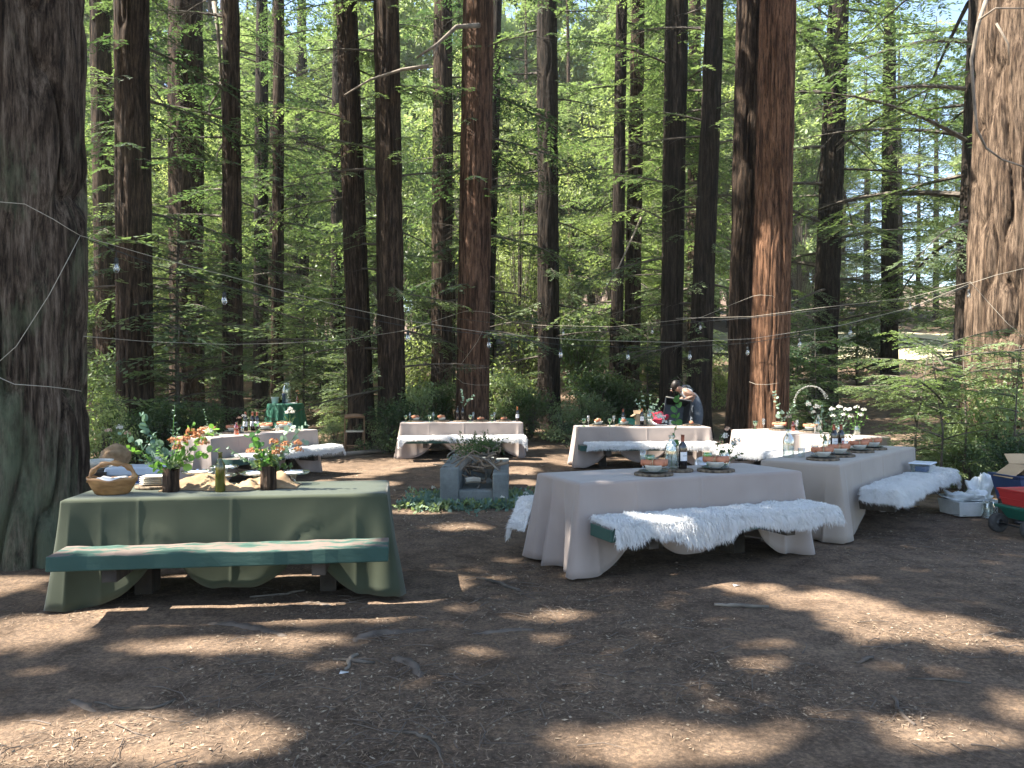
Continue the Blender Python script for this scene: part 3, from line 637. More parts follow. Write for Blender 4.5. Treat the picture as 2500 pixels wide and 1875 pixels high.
# ---------------------------------------------------------------- the forest behind: redwoods and bright broadleaf trees
FT = [trunk_mesh('trunk', r, r*.8, 25, (lx, 0), 70+i, M['bark' if i % 2 else 'bark_dark'], 20, 30, 14, .02) for i, (r, lx) in enumerate([(.16, .01), (.24, -.012), (.32, .0), (.2, .02)])]
CFAR = [broad(151+i, 24, 70, 4.6, .42, 300, [M['leaf_bright'] if i == 1 else M['leaf_bay'] if i == 0 else M['needles_pale'], M['limb']]) for i in range(3)]
def forest():
    rg = np.random.default_rng(21); pts = [(t['x'], t['y']) for t in TREES]; n = 0; k = 0
    while n < 268 and k < 9000:
        k += 1; y = 22+72*rg.uniform()**1.3; x = rg.uniform(-.84, .80)*y
        if x/y > .40 and x/y < .66 and y < 75 and rg.uniform() < (.97 if x/y < .60 else .6): continue        # the open side: road, meadow and sky
        if 4+(y-18)*.30 < x < 8.5+(y-18)*.42 and y < 45: continue                          # the path
        if min((x-a)**2+(y-b)**2 for a, b in pts) < (3.1-.012*y)**2: continue
        pts.append((x, y)); n += 1; z = float(ground_z(x, y))-.05; u = rg.uniform()
        bright = u < (.55 if y < 42 else .35)
        sky_ = .38 < x/y < .68
        if sky_: bright = False
        if bright:
            j = int(rg.uniform() < .4); s = rg.uniform(.7, 1.15)
            r = thing('broadleaf_tree', 'slim broadleaf tree with bright leaves among the redwoods in the forest behind', 'tree', (x, y, z), rg.uniform(0, 6), 'broadleaf trees in the forest behind')
            t = link('trunk', FT[0], r); t.scale = (.55, .55, .5)
            c = link('crown', CB[j] if y < 46 else CFAR[int(rg.integers(0, 3))], r)
        else:
            j = int(rg.integers(0, 4)); s = rg.uniform(.85, 1.25)
            r = thing('forest_redwood', 'redwood deep in the forest behind the clearing', 'tree', (x, y, z), rg.uniform(0, 6), 'redwoods in the forest behind')
            link('trunk', FT[j], r); link('crown', CL[int(rg.integers(0, 4))] if y < 46 else ((CF+CP)[int(rg.integers(0, 6))] if sky_ or rg.uniform() < .35 else CFAR[int(rg.choice([0, 2]))]), r)
        r.scale = (s, s, s)
forest()
# ---------------------------------------------------------------- bushes and saplings
def bush_mesh(seed, R, Hh, n, leaf, per, mats):
    rg = np.random.default_rng(seed); cl = []
    for i in range(n):
        a = rg.uniform(0, 6.28); h = rg.uniform(.15, 1)*Hh; rr = R*rg.uniform(.1, 1)*(1.1-h/Hh*.6)
        cl.append(((rr*math.cos(a), rr*math.sin(a), h), rg.uniform(.24, .44)))
    return cloud_mesh('leaves', seed, cl, per, leaf, leaf*.42, .35, mats)
BM = [bush_mesh(61, .9, 1.3, 26, .085, 130, [M['leaf_dark'], M['limb']]), bush_mesh(62, .8, 1.7, 26, .10, 110, [M['leaf_bay'], M['limb']]),
      bush_mesh(63, 1.0, 1.0, 24, .085, 130, [M['needles_pale'], M['limb']]), bush_mesh(64, .7, 1.6, 22, .10, 100, [M['leaf_bright'], M['limb']])]
SM = [crown_mesh('foliage', 71+i, .15, 2.6, 85, 1.15, 0, .03, .095, .034, .08, .72, .1, [M['needles_pale'] if i else M['needles'], M['limb']]) for i in range(2)]
def stem_mesh(h, r): return me('stem', tube([(0, 0, -.05), (.02, .01, h*.5), (0, 0, h)], [r, r*.7, r*.2], 6), True, [M['limb']])
ST = stem_mesh(2.9, .03)
nb = 0
def bush(x, d, s, kind, label, sx=1.0, group=None, rz=None):
    """x: photo column (display), d: distance"""
    X = (x*DS-1250)/F*d; z = float(ground_z(X, d))-.03
    sap = kind >= 4
    r = thing('sapling' if sap else 'bush', label, 'sapling' if sap else 'bush', (X, d, z), rgT.uniform(0, 6) if rz is None else rz, group)
    if sap: link('foliage', SM[kind-4], r); link('stem', ST, r)
    else: link('leaves', BM[kind], r)
    r.scale = (s*sx, s*sx, s); return r
UG = 'bushes of the undergrowth'
for x, d, s, kd, lb in [
    (385, 16, 1.75, 5, 'tall pale feathery sapling standing before the broad twin-ribbed trunk'),
    (215, 14.5, .9, 3, 'bright yellow-green bush against the left trunk edge'),
    (232, 13, .75, 3, 'low lime green bush behind the eucalyptus bouquet'),
    (300, 13.6, .75, 0, 'dark bush hiding the flared redwood foot'),
    (360, 14.5, .85, 0, 'dark low bush behind the left pink table'),
    (430, 15, .8, 0, 'dark bush left of the slender straight redwood'),
    (255, 17, 1.3, 1, 'leafy bush behind the thick flared redwood'),
    (535, 19.5, .6, 2, 'small pale bush left of the drinks table'),
    (745, 19.2, .8, 5, 'bright fanned sapling above the folding chair on its left'),
    (655, 22.5, 1.3, 5, 'tall sapling behind the glass drinks dispenser'),
    (725, 17.8, .5, 2, 'pale low bush right of the drinks table'),
    (826, 17.0, .6, 2, 'pale bush right of the folding chair'),
    (845, 16.6, .8, 0, 'dark bush at the foot of the sturdy redwood left of the middle table'),
    (900, 17.5, .85, 1, 'glossy bush left of the middle table'),
    (940, 19, .95, 0, 'dark bush left of the rope-wrapped trunk'),
    (1100, 19.5, .95, 1, 'glossy bush just right of the rope-wrapped trunk'),
    (1150, 18.6, .85, 0, 'dark bush at the foot of the lone straight redwood'),
    (1210, 18.3, .8, 2, 'pale bush right of the lone straight redwood foot'),
    (1265, 19, .95, 2, 'pale wide bush between the lone redwood and the black trunks'),
    (1290, 20, 1.1, 0, 'dark bush left of the nearly black trunk'),
    (1345, 20.2, .95, 0, 'dark bush at the foot of the nearly black trunk'),
    (1400, 20.5, 1.0, 4, 'dark sapling left of the bending person'),
    (1255, 23, 1.7, 1, 'tall glossy bush deep between the central trunks'),
    (1120, 23, 1.5, 3, 'tall bright bush deep right of the central trunk'),
    (1405, 25, 1.3, 3, 'bright bush glimpsed between the dark trunks'),
    (1555, 25, 1.0, 3, 'bright lime bush between the leaning trunk and the touching pair'),
    (1760, 17, .95, 4, 'dark drooping sapling left of the sloping path'),
    (1725, 20.5, 1.1, 4, 'dark sapling behind the drooping one left of the path'),
    (1850, 29, 1.6, 4, 'dark round sapling at the top of the path'),
    (1900, 33, 1.5, 0, 'dark bush beside the sunlit road'),
    (1690, 24, 1.5, 1, 'leafy bush behind the sunlit reddish trunk'),
    (2130, 22, 1.6, 4, 'tall dark sapling between the right-hand trunks'),
    (2140, 11.6, .95, 1, 'full glossy bush at the foot of the huge pale trunk'),
    (2075, 12.0, .85, 2, 'pale leafy bush behind the near feathery sapling'),
    (2060, 15, .95, 5, 'pale sapling behind the near one at the right'),
    (2190, 9.9, .62, 0, 'low dark bush behind the blue tote'),
    (2090, 11.2, .45, 1, 'small leafy bush at the end of the right table'),
    (2010, 12.2, .5, 2, 'low pale bush beyond the right table end'),
    (700, 24, 1.4, 1, 'leafy bush deep behind the folding chair'),
    (480, 27, 1.6, 1, 'leafy bush deep behind the slender redwood'),
    (900, 25, 1.5, 3, 'bright bush deep behind the middle table'),
    (790, 20.5, 1.0, 5, 'pale sapling at the foot of the leaning redwood')]:
    bush(x, d, s, kd, lb, 1.0, UG)
# the near sapling on the right: fine long boughs reaching left
def near_sapling():
    rg = np.random.default_rng(99); LV = []; WV = []
    fine = [bough(l, rg, .05, .055, .019) for l in (.5, .75, 1.0, 1.3)]
    spots = [(z, az, l) for z, az, l in zip(rg.uniform(.35, 2.1, 60), rg.uniform(-math.pi, math.pi, 60), rg.integers(0, 3, 60))]
    spots += [(1.75, math.pi+.12, 3), (1.45, math.pi-.2, 3), (1.95, math.pi+.3, 2), (1.15, math.pi, 3), (.8, math.pi+.3, 2), (1.9, -.2, 3), (1.55, .1, 3), (1.3, -2.4, 3), (2.1, -1.2, 2)]
    stems = []
    for k, (bx, by) in enumerate([(0, 0), (.45, .2), (.95, -.1), (-.25, .25)]):
        stems.append(tube([(bx, by, -.05), (bx+.05, by, .9), (bx+.12*(k-1), by, 2.1)], [.02, .014, .005], 6))
    for k, (z, az, l) in enumerate(spots):
        bx, by = [(0, 0), (.45, .2), (.95, -.1), (-.25, .25)][k % 4] if k < 60 else (0, 0)
        R = rot_to(az, rg.uniform(.0, .35)).T; off = np.array([bx+.05, by, z])
        LV.append(fine[l][0] @ R+off); WV.append(fine[l][1] @ R+off)
    A = np.concatenate(LV); B = np.concatenate(WV)
    r = thing('redwood_sapling', 'young redwood with bright feathery boughs reaching left in front of the pale trunk', 'sapling', (6.05, 10.9, 0))
    link('foliage', me_np('foliage', np.concatenate([A, B]).reshape(-1, 3), quads_idx(len(A)+len(B)), [M['leaf_bay'], M['limb']], False, np.r_[np.zeros(len(A), int), np.ones(len(B), int)]), r)
    for s in stems: ob('stem', s, M['limb'], r)
near_sapling()
# pale dead branches
def dead_branch(label, pts, r, forks):
    g = [tube(pts, list(np.linspace(r, r*.35, len(pts))), 7)]
    for f in forks: g.append(tube(f, list(np.linspace(r*.6, r*.2, len(f))), 6))
    return tag(ob('dead_branch', J(*g), M['deadwood']), label, 'branch')
q = lambda x, y, d: P(x*DS, y*DS, d)
dead_branch('pale forked dead branch hanging before the broad twin-ribbed trunk', [q(462, 5, 17.5), q(470, 60, 17.4), q(475, 130, 17.3), q(478, 190, 17.2), q(482, 260, 17.1), q(488, 300, 17)], .05,
            [[q(515, 60, 17.4), q(497, 120, 17.3), q(478, 175, 17.2)], [q(478, 190, 17.2), q(452, 230, 17.1), q(452, 285, 17)], [q(488, 300, 17), q(470, 330, 17), q(466, 360, 17)]])
dead_branch('bent bare branch growing left from the central trunk', [q(1035, 55, 17.4), q(985, 58, 17.0), q(945, 95, 16.8), q(900, 125, 16.6)], .06, [[q(945, 95, 16.8), q(935, 130, 16.8)]])
dead_branch('long pale bare branch crossing left of the sturdy redwood', [q(925, 143, 16.8), q(870, 150, 17), q(800, 172, 17), q(745, 205, 16.8)], .045, [])
dead_branch('light curved bare vine hanging beside the huge right trunk', [q(2130, 0, 11.3), q(2112, 55, 11.3), q(2098, 130, 11.3), q(2104, 220, 11.2), q(2110, 280, 11.2), q(2130, 320, 11.2), q(2165, 345, 11.2), q(2225, 365, 11.2)], .03,
            [[q(2112, 45, 11.3), q(2150, 18, 11.2), q(2225, 18, 11.2)], [q(2152, 50, 11.2), q(2178, 95, 11.2), q(2180, 140, 11.2)]])
dead_branch('thin curved twig with sprays low between the dark trunks', [q(1385, 470, 20), q(1340, 570, 19.5), q(1270, 690, 19)], .03, [])
def fallen(label, pts, r, nm='fallen_branch', cat='branch', m='deadwood'):
    pp = [Vector((a, b, gz(a, b)+r*h)) for a, b, h in pts]
    return tag(ob(nm, tube(pp, [r*k for k in np.linspace(1, .55, len(pp))], 8), M[m]), label, cat)
def gpx(x, y): v = GP(x*DS, y*DS); return v.x, v.y
fallen('long fallen branch lying behind the folding chair and middle table', [(-5.6, 15.2, .7), (-4.2, 15.6, .8), (-3.2, 16.4, .7), (-2.6, 16.8, .6)], .07)
# ---------------------------------------------------------------- picnic tables, cloths, fur throws
def local(key, u, v, z=0):
    t = TB[key]; return Vector((u*t['L']/2, v*t['W']/2, z))
def place(key): t = TB[key]; return dict(loc=(t['x'], t['y'], 0), rz=t['rz'])
BENCH_Z = .468
def picnic_table(key, label, bench_u=(-1, 1), far_bench=True, wood=None, thick=.10):
    t = TB[key]; L, W = t['L'], t['W']; g = gz(t['x'], t['y'])
    r = thing('picnic_table', label, 'table', (t['x'], t['y'], 0), t['rz'], 'picnic tables set out in the clearing')
    tp = J(*[box(-L/2+.01, L/2-.01, -W/2+.01+i*(W-.02)/4, -W/2+.01+(i+1)*(W-.02)/4-.008, .70, .755) for i in range(4)])
    ob('tabletop', tp, M['wood_dark'], r, smooth=False)
    for s in (-1, 1):
        x = s*L*.30
        ob('leg', J(box(x-.07, x+.07, -.3, .3, .62, .70), box(x-.06, x+.06, -.1, .1, -.1, .62)), M['wood_dark'], r, smooth=False)
        for v in (-1, 1):
            yb = v*(W/2+.27); ob('bench_support', box(x-.045, x+.045, min(v*.11, yb+v*.10), max(v*.11, yb+v*.10), BENCH_Z-thick-.09, BENCH_Z-thick-.002), M['wood_dark'], r, smooth=False)
    rg = random.Random(int(t['x']*10))
    for v in ((-1, 1) if far_bench else (-1,)):
        y0 = v*(W/2+.27); a, b = bench_u if v < 0 else (-1, 1)
        n = 26; V = []; Fc = []
        for i in range(n+1):
            x = (a+(b-a)*i/n)*L/2; j = lambda k: rg.uniform(-.004, .004)
            V += [(x, y0-.16+j(0), BENCH_Z-thick), (x, y0+.16, BENCH_Z-thick), (x, y0+.155+j(0), BENCH_Z+j(1)), (x, y0-.155+j(0)*2, BENCH_Z+j(1)-.002)]
        for i in range(n):
            for k in range(4): p = i*4; Fc.append((p+k, p+(k+1) % 4, p+4+(k+1) % 4, p+4+k))
        Fc += [(3, 2, 1, 0), tuple(n*4+k for k in range(4))]
        ob('bench_seat', (V, Fc), wood or M['paintwood'], r, smooth=False, bevel=.008)
    return r
def swag(u, seed):
    """height of the hem along the near side, u -1..1: corners on the ground, pulled up over the bench supports, a dip between"""
    a = abs(u-.05*math.sin(seed)); w1 = .40+.05*math.sin(seed*2.1); w2 = .52+.05*math.cos(seed)
    if a > w2: k = min(1, (a-w2)/(1-w2)); return .03+.30*(1-k)**2.6
    if a > w1: k = (a-w1)/(w2-w1); return .33+.04*math.sin(k*math.pi)
    k = a/w1; return .13+.20*k**3
def cloth(key, label, m, seed=1, fold=1.0, swags=True, hem=.02):
    t = TB[key]; L, W = t['L'], t['W']; rc = .035
    pts = []; nL, nW = 230, 90                          # perimeter, starting at the near-left corner
    def side(n, f):
        for i in range(n): pts.append(f(i/n))
    side(nL, lambda s: (-L/2+L*s, -W/2, 0, -1, 'n', 2*s-1)); side(nW, lambda s: (L/2, -W/2+W*s, 1, 0, 'r', 2*s-1))
    side(nL, lambda s: (L/2-L*s, W/2, 0, 1, 'f', 1-2*s)); side(nW, lambda s: (-L/2, W/2-W*s, -1, 0, 'l', 1-2*s))
    n = len(pts); xy = np.array([[p[0], p[1]] for p in pts]); nr = np.array([[p[2], p[3]] for p in pts], float)
    h = np.zeros(n); cor = np.zeros(n); arc = np.cumsum(np.r_[0, np.hypot(*np.diff(xy, axis=0).T)])
    amp = np.zeros(n); dst = np.zeros(n)
    for i, p in enumerate(pts):
        sd, u = p[4], p[5]
        h[i] = swag(u, seed) if sd == 'n' and swags else (swag(u, seed+3) if sd == 'f' and swags else hem)
        dist = (1-abs(u))*(L/2 if sd in 'nf' else W/2); cor[i] = math.exp(-(dist/.11)**2)
        amp[i] = math.exp(-(dist/.26)**1.5) if sd in 'nf' else 1.7; dst[i] = dist if sd in 'nf' else 9
    k = 9                                                # soft corners for the outward direction
    ker = np.hanning(2*k+1); ker /= ker.sum(); nrs = np.stack([np.convolve(np.r_[nr[-k:, c], nr[:, c], nr[:k, c]], ker, 'valid') for c in (0, 1)], 1)
    nrs /= np.linalg.norm(nrs, axis=1, keepdims=True)
    per = arc[-1]+L/nL; w1 = .5-1.25*np.abs(vn(arc/per*34, np.full(n, seed*1.7), seed, 34)-.5)**.75*1.2; w1 = w1-w1.mean(); w2 = vn(arc/per*64, np.full(n, seed*2.9), seed+9, 64)-.5
    h = np.maximum(h+.02*w2*0+(vn(arc/per*60, np.zeros(n), seed+4, 60)-.5)*.02, .006)
    rows = [0, .02, .05, .1, .16, .24, .33, .42, .52, .62, .72, .82, .91, 1.0]; V = []; Q = []
    ins = xy-nrs*rc*.3; top = .766
    for f in (0, .25, .5, .72, .87, .95, .985):
        p = xy*f; wr = .003*(fbm(p[:, 0]*5+9, p[:, 1]*5, seed, 2)-.4); V.append(np.c_[p*[1, 1], np.full(n, top)+wr-(.001 if f > .98 else 0)])
    for q in rows:
        z = top-.012-(top-.012-h)*q; e = q**1.15
        out = .006+.035*e+cor*.06*e+fold*(w1*.14+w2*.04)*e**.8*amp
        out = out+.010*e*np.exp(-((dst-.10-.55*q)/(.03+.03*q))**2)+.007*e*np.exp(-((dst-.22-.75*q)/(.04+.04*q))**2)-.005*e*np.exp(-((dst-.16-.65*q)/.03)**2)
        xx = xy[:, 0]+xy[:, 1]; isn = np.array([p[4] in 'nf' for p in pts])
        out = out+np.where(isn, .005*np.exp(-((xy[:, 0]-.03)/.012)**2)+.004*np.exp(-((xy[:, 0]+L*.27)/.01)**2), 0)+e**.3*.009*(fbm(xx*3.2+q*1.5, np.full(n, q*3.0+seed), seed+31, 3)-.45)*min(1, q*6)
        out = np.minimum(out, np.where(np.array([p[4] in 'nf' for p in pts]) & (cor < .1), .105, .3))
        drift = fold*(vn(arc/per*15, np.full(n, q*1.3), seed+21, 15)-.5)*.05*e
        tg = np.c_[-nrs[:, 1], nrs[:, 0]]; p = xy+nrs*out[:, None]+tg*drift[:, None]; V.append(np.c_[p, z])
    R = len(V); V = np.concatenate(V); i = np.arange(n); i2 = (i+1) % n
    for r in range(R-1): Q.append(np.stack([r*n+i2, r*n+i, (r+1)*n+i, (r+1)*n+i2], 1)[:, ::-1])
    me_ = me_np('tablecloth', V, np.concatenate(Q), [m], True)
    o = link('tablecloth', me_, None, (t['x'], t['y'], 0), t['rz']); tag(o, label, 'tablecloth', 'tablecloths on the picnic tables')
    s = o.modifiers.new('thick', 'SOLIDIFY'); s.thickness = .004; s.offset = 0
    return o
def fur(key, label, u0, u1, side=-1, hang=.10, seed=1, n=15000, over0=.0, over1=.0, hair=.05, wv=.5, dips=(), bu=(-1, 1)):
    """white long-haired throw over a bench: base sheet draped over the seat plus thousands of hairs"""
    t = TB[key]; L, W = t['L'], t['W']; n = int(n*2.1); y0 = side*(W/2+.27); rg = np.random.default_rng(seed); top = BENCH_Z+.012
    def surf(a, b):
        """a 0..1 along, b -1..1 across (b<0 outer edge hangs) -> point, normal, down-flow direction"""
        hg = hang*(.7+wv*(vn(a*7, a*0, seed)-.3)) + sum(d*np.exp(-((a-c)/w_)**2) for c, w_, d in dips)
        full = .15+hg; s = b*1.0; out = np.where(s < 0, -s*full, s*.17); over = out > .15
        x = (u0+(u1-u0)*a)*L/2+.02*(vn(b*3+5, a*5, seed+2)-.5)
        yy = np.where(s < 0, -np.minimum(out, .165), np.minimum(out, .17)); zz = np.where((s < 0) & over, -(out-.15), 0.0)+.012*vn(a*14, b*3+3, seed+4)
        xl, xh = bu[0]*L/2, bu[1]*L/2; ov_ = np.maximum(0, x-xh)+np.maximum(0, xl-x); zz = zz-ov_*.9*np.minimum(1, ov_/.03); x = np.where(x > xh, xh+(x-xh)*.35, np.where(x < xl, xl-(xl-x)*.35, x))
        return x, side*-1*yy*-1 if side > 0 else yy, zz, (s < 0) & over
    A, B = np.meshgrid(np.linspace(0, 1, 60), np.r_[np.linspace(-1, 0, 14), np.linspace(.15, 1, 5)]); x, y, z, o_ = surf(A, B)
    ysg = y if side < 0 else -y
    V = np.c_[x.ravel(), (y0+ysg).ravel(), (top+z).ravel()]; nx = 60; ny = A.shape[0]
    # hanging ends
    i = np.arange((ny-1)*(nx-1)); r = i//(nx-1); c = i % (nx-1); a = r*nx+c; Qs = np.stack([a, a+1, a+nx+1, a+nx], 1)
    o = tag(link('fur_throw', me_np('backing', V, Qs, [M['fur_base']], True), None, (t['x'], t['y'], 0), t['rz']), label, 'fur throw', 'white fur throws on the benches')
    s = o.modifiers.new('thick', 'SOLIDIFY'); s.thickness = .015; s.offset = 0
    ra = rg.uniform(0, 1, n); rb = rg.uniform(-1, 1, n)
    edge = rg.uniform(0, 1, n) < .16; ra = np.where(edge & (rg.uniform(0, 1, n) < .35), np.where(rg.uniform(0, 1, n) < .5, .004, .996), ra)
    x, y, z, ov = surf(ra, rb); y = y if side < 0 else -y
    p = np.c_[x, y0+y, top+z+.004]
    outn = np.zeros((n, 3)); outn[:, 2] = np.where(ov, .15, 1); outn[:, 1] = np.where(ov, side*1.0, np.where(rb < -.5, side*.4, np.where(rb > .8, -side*.5, 0)))
    outn[:, 0] = np.where(ra < .03, -1, np.where(ra > .97, 1, 0)); outn /= np.linalg.norm(outn, axis=1, keepdims=True)
    flow = np.c_[rg.normal(0, .35, n)+.7*(vn(ra*38, rb*4, seed+7)-.5), np.full(n, side*.55)+rg.normal(0, .3, n), np.where(ov, -1.0, -.1)]
    d1 = outn*.6+flow*.65+rg.normal(0, .24, (n, 3)); d1 /= np.linalg.norm(d1, axis=1, keepdims=True)
    d2 = outn*.15+flow*.9+[0, 0, -.45]; d2 /= np.linalg.norm(d2, axis=1, keepdims=True)
    Lh = (hair*rg.uniform(.55, 1.25, n)*(.65+.7*vn(ra*30+3, rb*3, seed+11)))[:, None]; w_ = (.0030*rg.uniform(.6, 1.3, n))[:, None]
    sd = np.cross(d1, rg.normal(0, 1, (n, 3))); sd /= np.linalg.norm(sd, axis=1, keepdims=True)
    m = p+d1*Lh*.5; e = m+d2*Lh*.55
    Q1 = np.stack([p-sd*w_, p+sd*w_, m+sd*w_*.8, m-sd*w_*.8], 1); Q2 = np.stack([m-sd*w_*.8, m+sd*w_*.8, e+sd*w_*.15, e-sd*w_*.15], 1)
    Qv = np.concatenate([Q1, Q2]); h = link('fur', me_np('fur', Qv.reshape(-1, 3), quads_idx(2*n), [M['fur']]), o)
    return o
picnic_table('green', 'long picnic table under the sage green cloth with a bare worn bench plank in front', (-.93, 1.02))
picnic_table('front', 'picnic table under the taupe cloth nearest the camera, right of the fire pit', (-.97, 1.0))
picnic_table('right', 'picnic table standing end-on at the right beside the blue tote', (-.74, 1.1))
picnic_table('far', 'picnic table in front of the bending person', (-1.03, 1.0))
picnic_table('mid', 'picnic table behind the fire pit under the rope-wrapped trunk')
picnic_table('left', 'picnic table angled behind the green one near the drinks table', (-1, 1.12))
picnic_table('glow', 'picnic table in full sun below the bright reddish trunk')
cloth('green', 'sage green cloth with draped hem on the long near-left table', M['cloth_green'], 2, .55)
cloth('front', 'taupe cloth with swagged hem on the nearest table right of the fire pit', M['cloth'], 5, 1.35)
cloth('right', 'taupe cloth with deep corner folds on the end-on table at the right', M['cloth_tan'], 8, 1.3)
cloth('far', 'pale pink-taupe cloth on the table before the bending person', M['cloth'], 11, .8)
cloth('mid', 'pale pink-taupe cloth on the table behind the fire pit', M['cloth'], 14, .8)
cloth('left', 'pale pink cloth on the angled table near the round drinks table', M['cloth'], 17, .8)
cloth('glow', 'sunlit taupe cloth on the table below the bright reddish trunk', M['cloth'], 20, .9)
fur('front', 'shaggy white throw with a deep hanging middle on the bench of the nearest taupe table', -.93, 1.04, -1, .10, 3, 28000, hair=.066, bu=(-.97, 1.0), dips=[(.36, .12, .12), (.02, .05, .07), (.8, .1, .05)])
fur('front', 'white fur throw end showing left behind the nearest taupe table', -1.25, .7, 1, .17, 4, 12000)
fur('right', 'long white throw on the bench of the end-on right table', -.82, 1.2, -1, .09, 5, 26000, hair=.068, bu=(-.74, 1.1), dips=[(.12, .12, .04), (.0, .04, -.08)])
fur('far', 'white throw half in sun on the bench before the bending person', -.93, 1.02, -1, .13, 6, 14000)
fur('mid', 'white throw on the bench facing the fire pit', -1.03, 1.07, -1, .10, 7, 14000, dips=[(.98, .05, .12), (.02, .03, .12), (.27, .09, -.06)])
fur('left', 'long white throw sweeping toward the folding chair on the angled table bench', -.75, 1.2, -1, .10, 8, 14000, bu=(-1, 1.12))
fur('left', 'white throw behind the glass cake stands on the far bench of the angled table', -1.1, -.1, 1, .14, 9, 6000)
fur('glow', 'sunlit white throw on the left bench of the bright table', -1.0, 1.0, -1, .16, 10, 12000)
# ---------------------------------------------------------------- tableware: one of each kind is built, the rest are copies
FIRST = {}
def copyof(kind, build, loc, rz, label, group, cat):
    if kind not in FIRST:
        r = build(); r.location = loc; r.rotation_euler = (0, 0, rz); tag(r, label, cat, group); FIRST[kind] = r; return r
    return dup(FIRST[kind], loc, rz, label, group)
def E(name): return link(name, None)
def b_charger(pale=False, r=.165):
    def f():
        e = E('wood_slice'); ob('wood', lathe([(0, .001), (r*.955, .001), (r*.955, .0225), (0, .0225)], 40, .018, 2), M['slice_pale' if pale else 'slice'], e)
        ob('bark', lathe([(r*.955, 0), (r, .002), (r*1.01, .012), (r*.995, .022), (r*.955, .0228)], 60, .022, 2), M['slice_bark'], e); return e
    return f
def b_plate():
    e = E('plate'); ob('dish', lathe([(0, .002), (.07, .002), (.075, .0), (.10, .007), (.124, .016), (.126, .019), (.10, .012), (.07, .006), (0, .006)], 36), M['plate'], e); return e
def b_bowl():
    e = E('bowl'); ob('dish', lathe([(0, .0), (.04, .0), (.042, .004), (.065, .02), (.078, .045), (.081, .058), (.077, .058), (.07, .042), (.05, .016), (0, .008)], 32), M['stone'], e); return e
def b_napkin():
    e = E('napkin'); n = 14; pts = [(-.11+.22*i/n, .006*math.sin(i*1.1), .0) for i in range(n+1)]
    rs = [.034*(1+.14*math.sin(i*2.3))*(1 if 0 < i < n else .8)*(.82 if 6 <= i <= 8 else 1) for i in range(n+1)]
    g = tube(pts, rs, 14); V = [(x, y*(1+.15*math.sin(x*60+z*80)), z*.82+.026) for x, y, z in g[0]]
    g2 = T(tube([(-.02, 0, 0), (.12, 0, 0)], [.02, .026], 10), (0, .012, .035), .12)
    ob('linen', J((V, g[1]), g2), M['napkin'], e)
    ob('twine', J(tube([(.0+.002*math.cos(a), .034*math.cos(a), .027+.032*math.sin(a)) for a in np.linspace(0, 6.3, 14)], .003, 5), tube([(0, -.03, .045), (-.02, -.045, .03), (-.01, -.05, .01)], .002, 4)), M['twine'], e)
    lf = [(-.085, .004, .058), (-.05, -.02, .066), (-.01, -.022, .066), (.03, -.010, .063), (.045, 0, .063), (.03, .012, .064), (-.01, .022, .067), (-.05, .02, .067)]
    ob('leaf_slip', (lf, [tuple(range(8))]), M['leafslip'], e, smooth=False); return e
def b_goblet():
    e = E('goblet'); prof = [(.032, 0), (.034, .004), (.012, .012), (.008, .03), (.012, .045), (.008, .055), (.025, .068), (.038, .09), (.042, .12), (.041, .145), (.039, .145), (.040, .12), (.036, .092), (.02, .073), (0, .07)]
    ob('glass', lathe(prof, 24), M['glass_green'], e); return e
def b_flute():
    e = E('flute'); ob('glass', lathe([(.032, 0), (.033, .003), (.006, .01), (.005, .07), (.018, .09), (.027, .13), (.025, .19), (.023, .19), (.025, .13), (.015, .092), (0, .088)], 20), M['glass'], e); return e
def b_tumbler():
    e = E('tumbler'); ob('glass', lathe([(.0, 0), (.034, 0), (.038, .1), (.036, .1), (.032, .006), (0, .006)], 20), M['glass'], e); return e
WINE = [(0, .003), (.034, 0), (.038, .006), (.038, .19), (.034, .215), (.018, .24), (.0145, .255), (.0145, .295), (.017, .297), (.017, .306), (.014, .307), (0, .307)]
def b_wine(foil='foil', glass='glass_black', label=True):
    def f():
        e = E('wine_bottle'); ob('bottle', lathe(WINE, 24), M[glass], e)
        if foil: ob('foil', lathe([(.0165, .236), (.0162, .25), (.0160, .30), (.0175, .3025), (.0172, .309), (0, .3095)], 16), M[foil], e)
        if label: 
            V = [( .0388*math.sin(a), -.0388*math.cos(a), z) for z in (.075, .155) for a in np.linspace(-1.15, 1.15, 13)]
            l = ob('label', (V, [(i, i+1, i+14, i+13) for i in range(12)]), M['paper'], e)
            V = [( .0391*math.sin(a), -.0391*math.cos(a), z) for z in (.118, .122) for a in np.linspace(-.6, .6, 7)]
            ob('print_line', (V, [(i, i+1, i+8, i+7) for i in range(6)]), M['black'], l)
        return e
    return f
def b_clearbottle(s=1.0, m='glass'):
    def f():
        e = E('bottle_vase'); pr = [(0, .002), (.042, 0), (.048, .008), (.048, .13), (.042, .17), (.02, .205), (.017, .225), (.022, .23), (.022, .242), (.018, .242), (.014, .225), (.017, .2), (.038, .165), (.044, .13), (.044, .012), (0, .008)]
        ob('bottle', lathe([(r*s, z*s) for r, z in pr], 22), M[m], e); return e
    return f
def b_jar():
    e = E('glass_jar'); ob('glass', lathe([(0, .002), (.042, 0), (.05, .008), (.05, .1), (.042, .12), (.042, .14), (.038, .14), (.038, .118), (.046, .098), (.046, .012), (0, .008)], 22), M['glass'], e)
    return e
SETG = 'place settings on the tables'
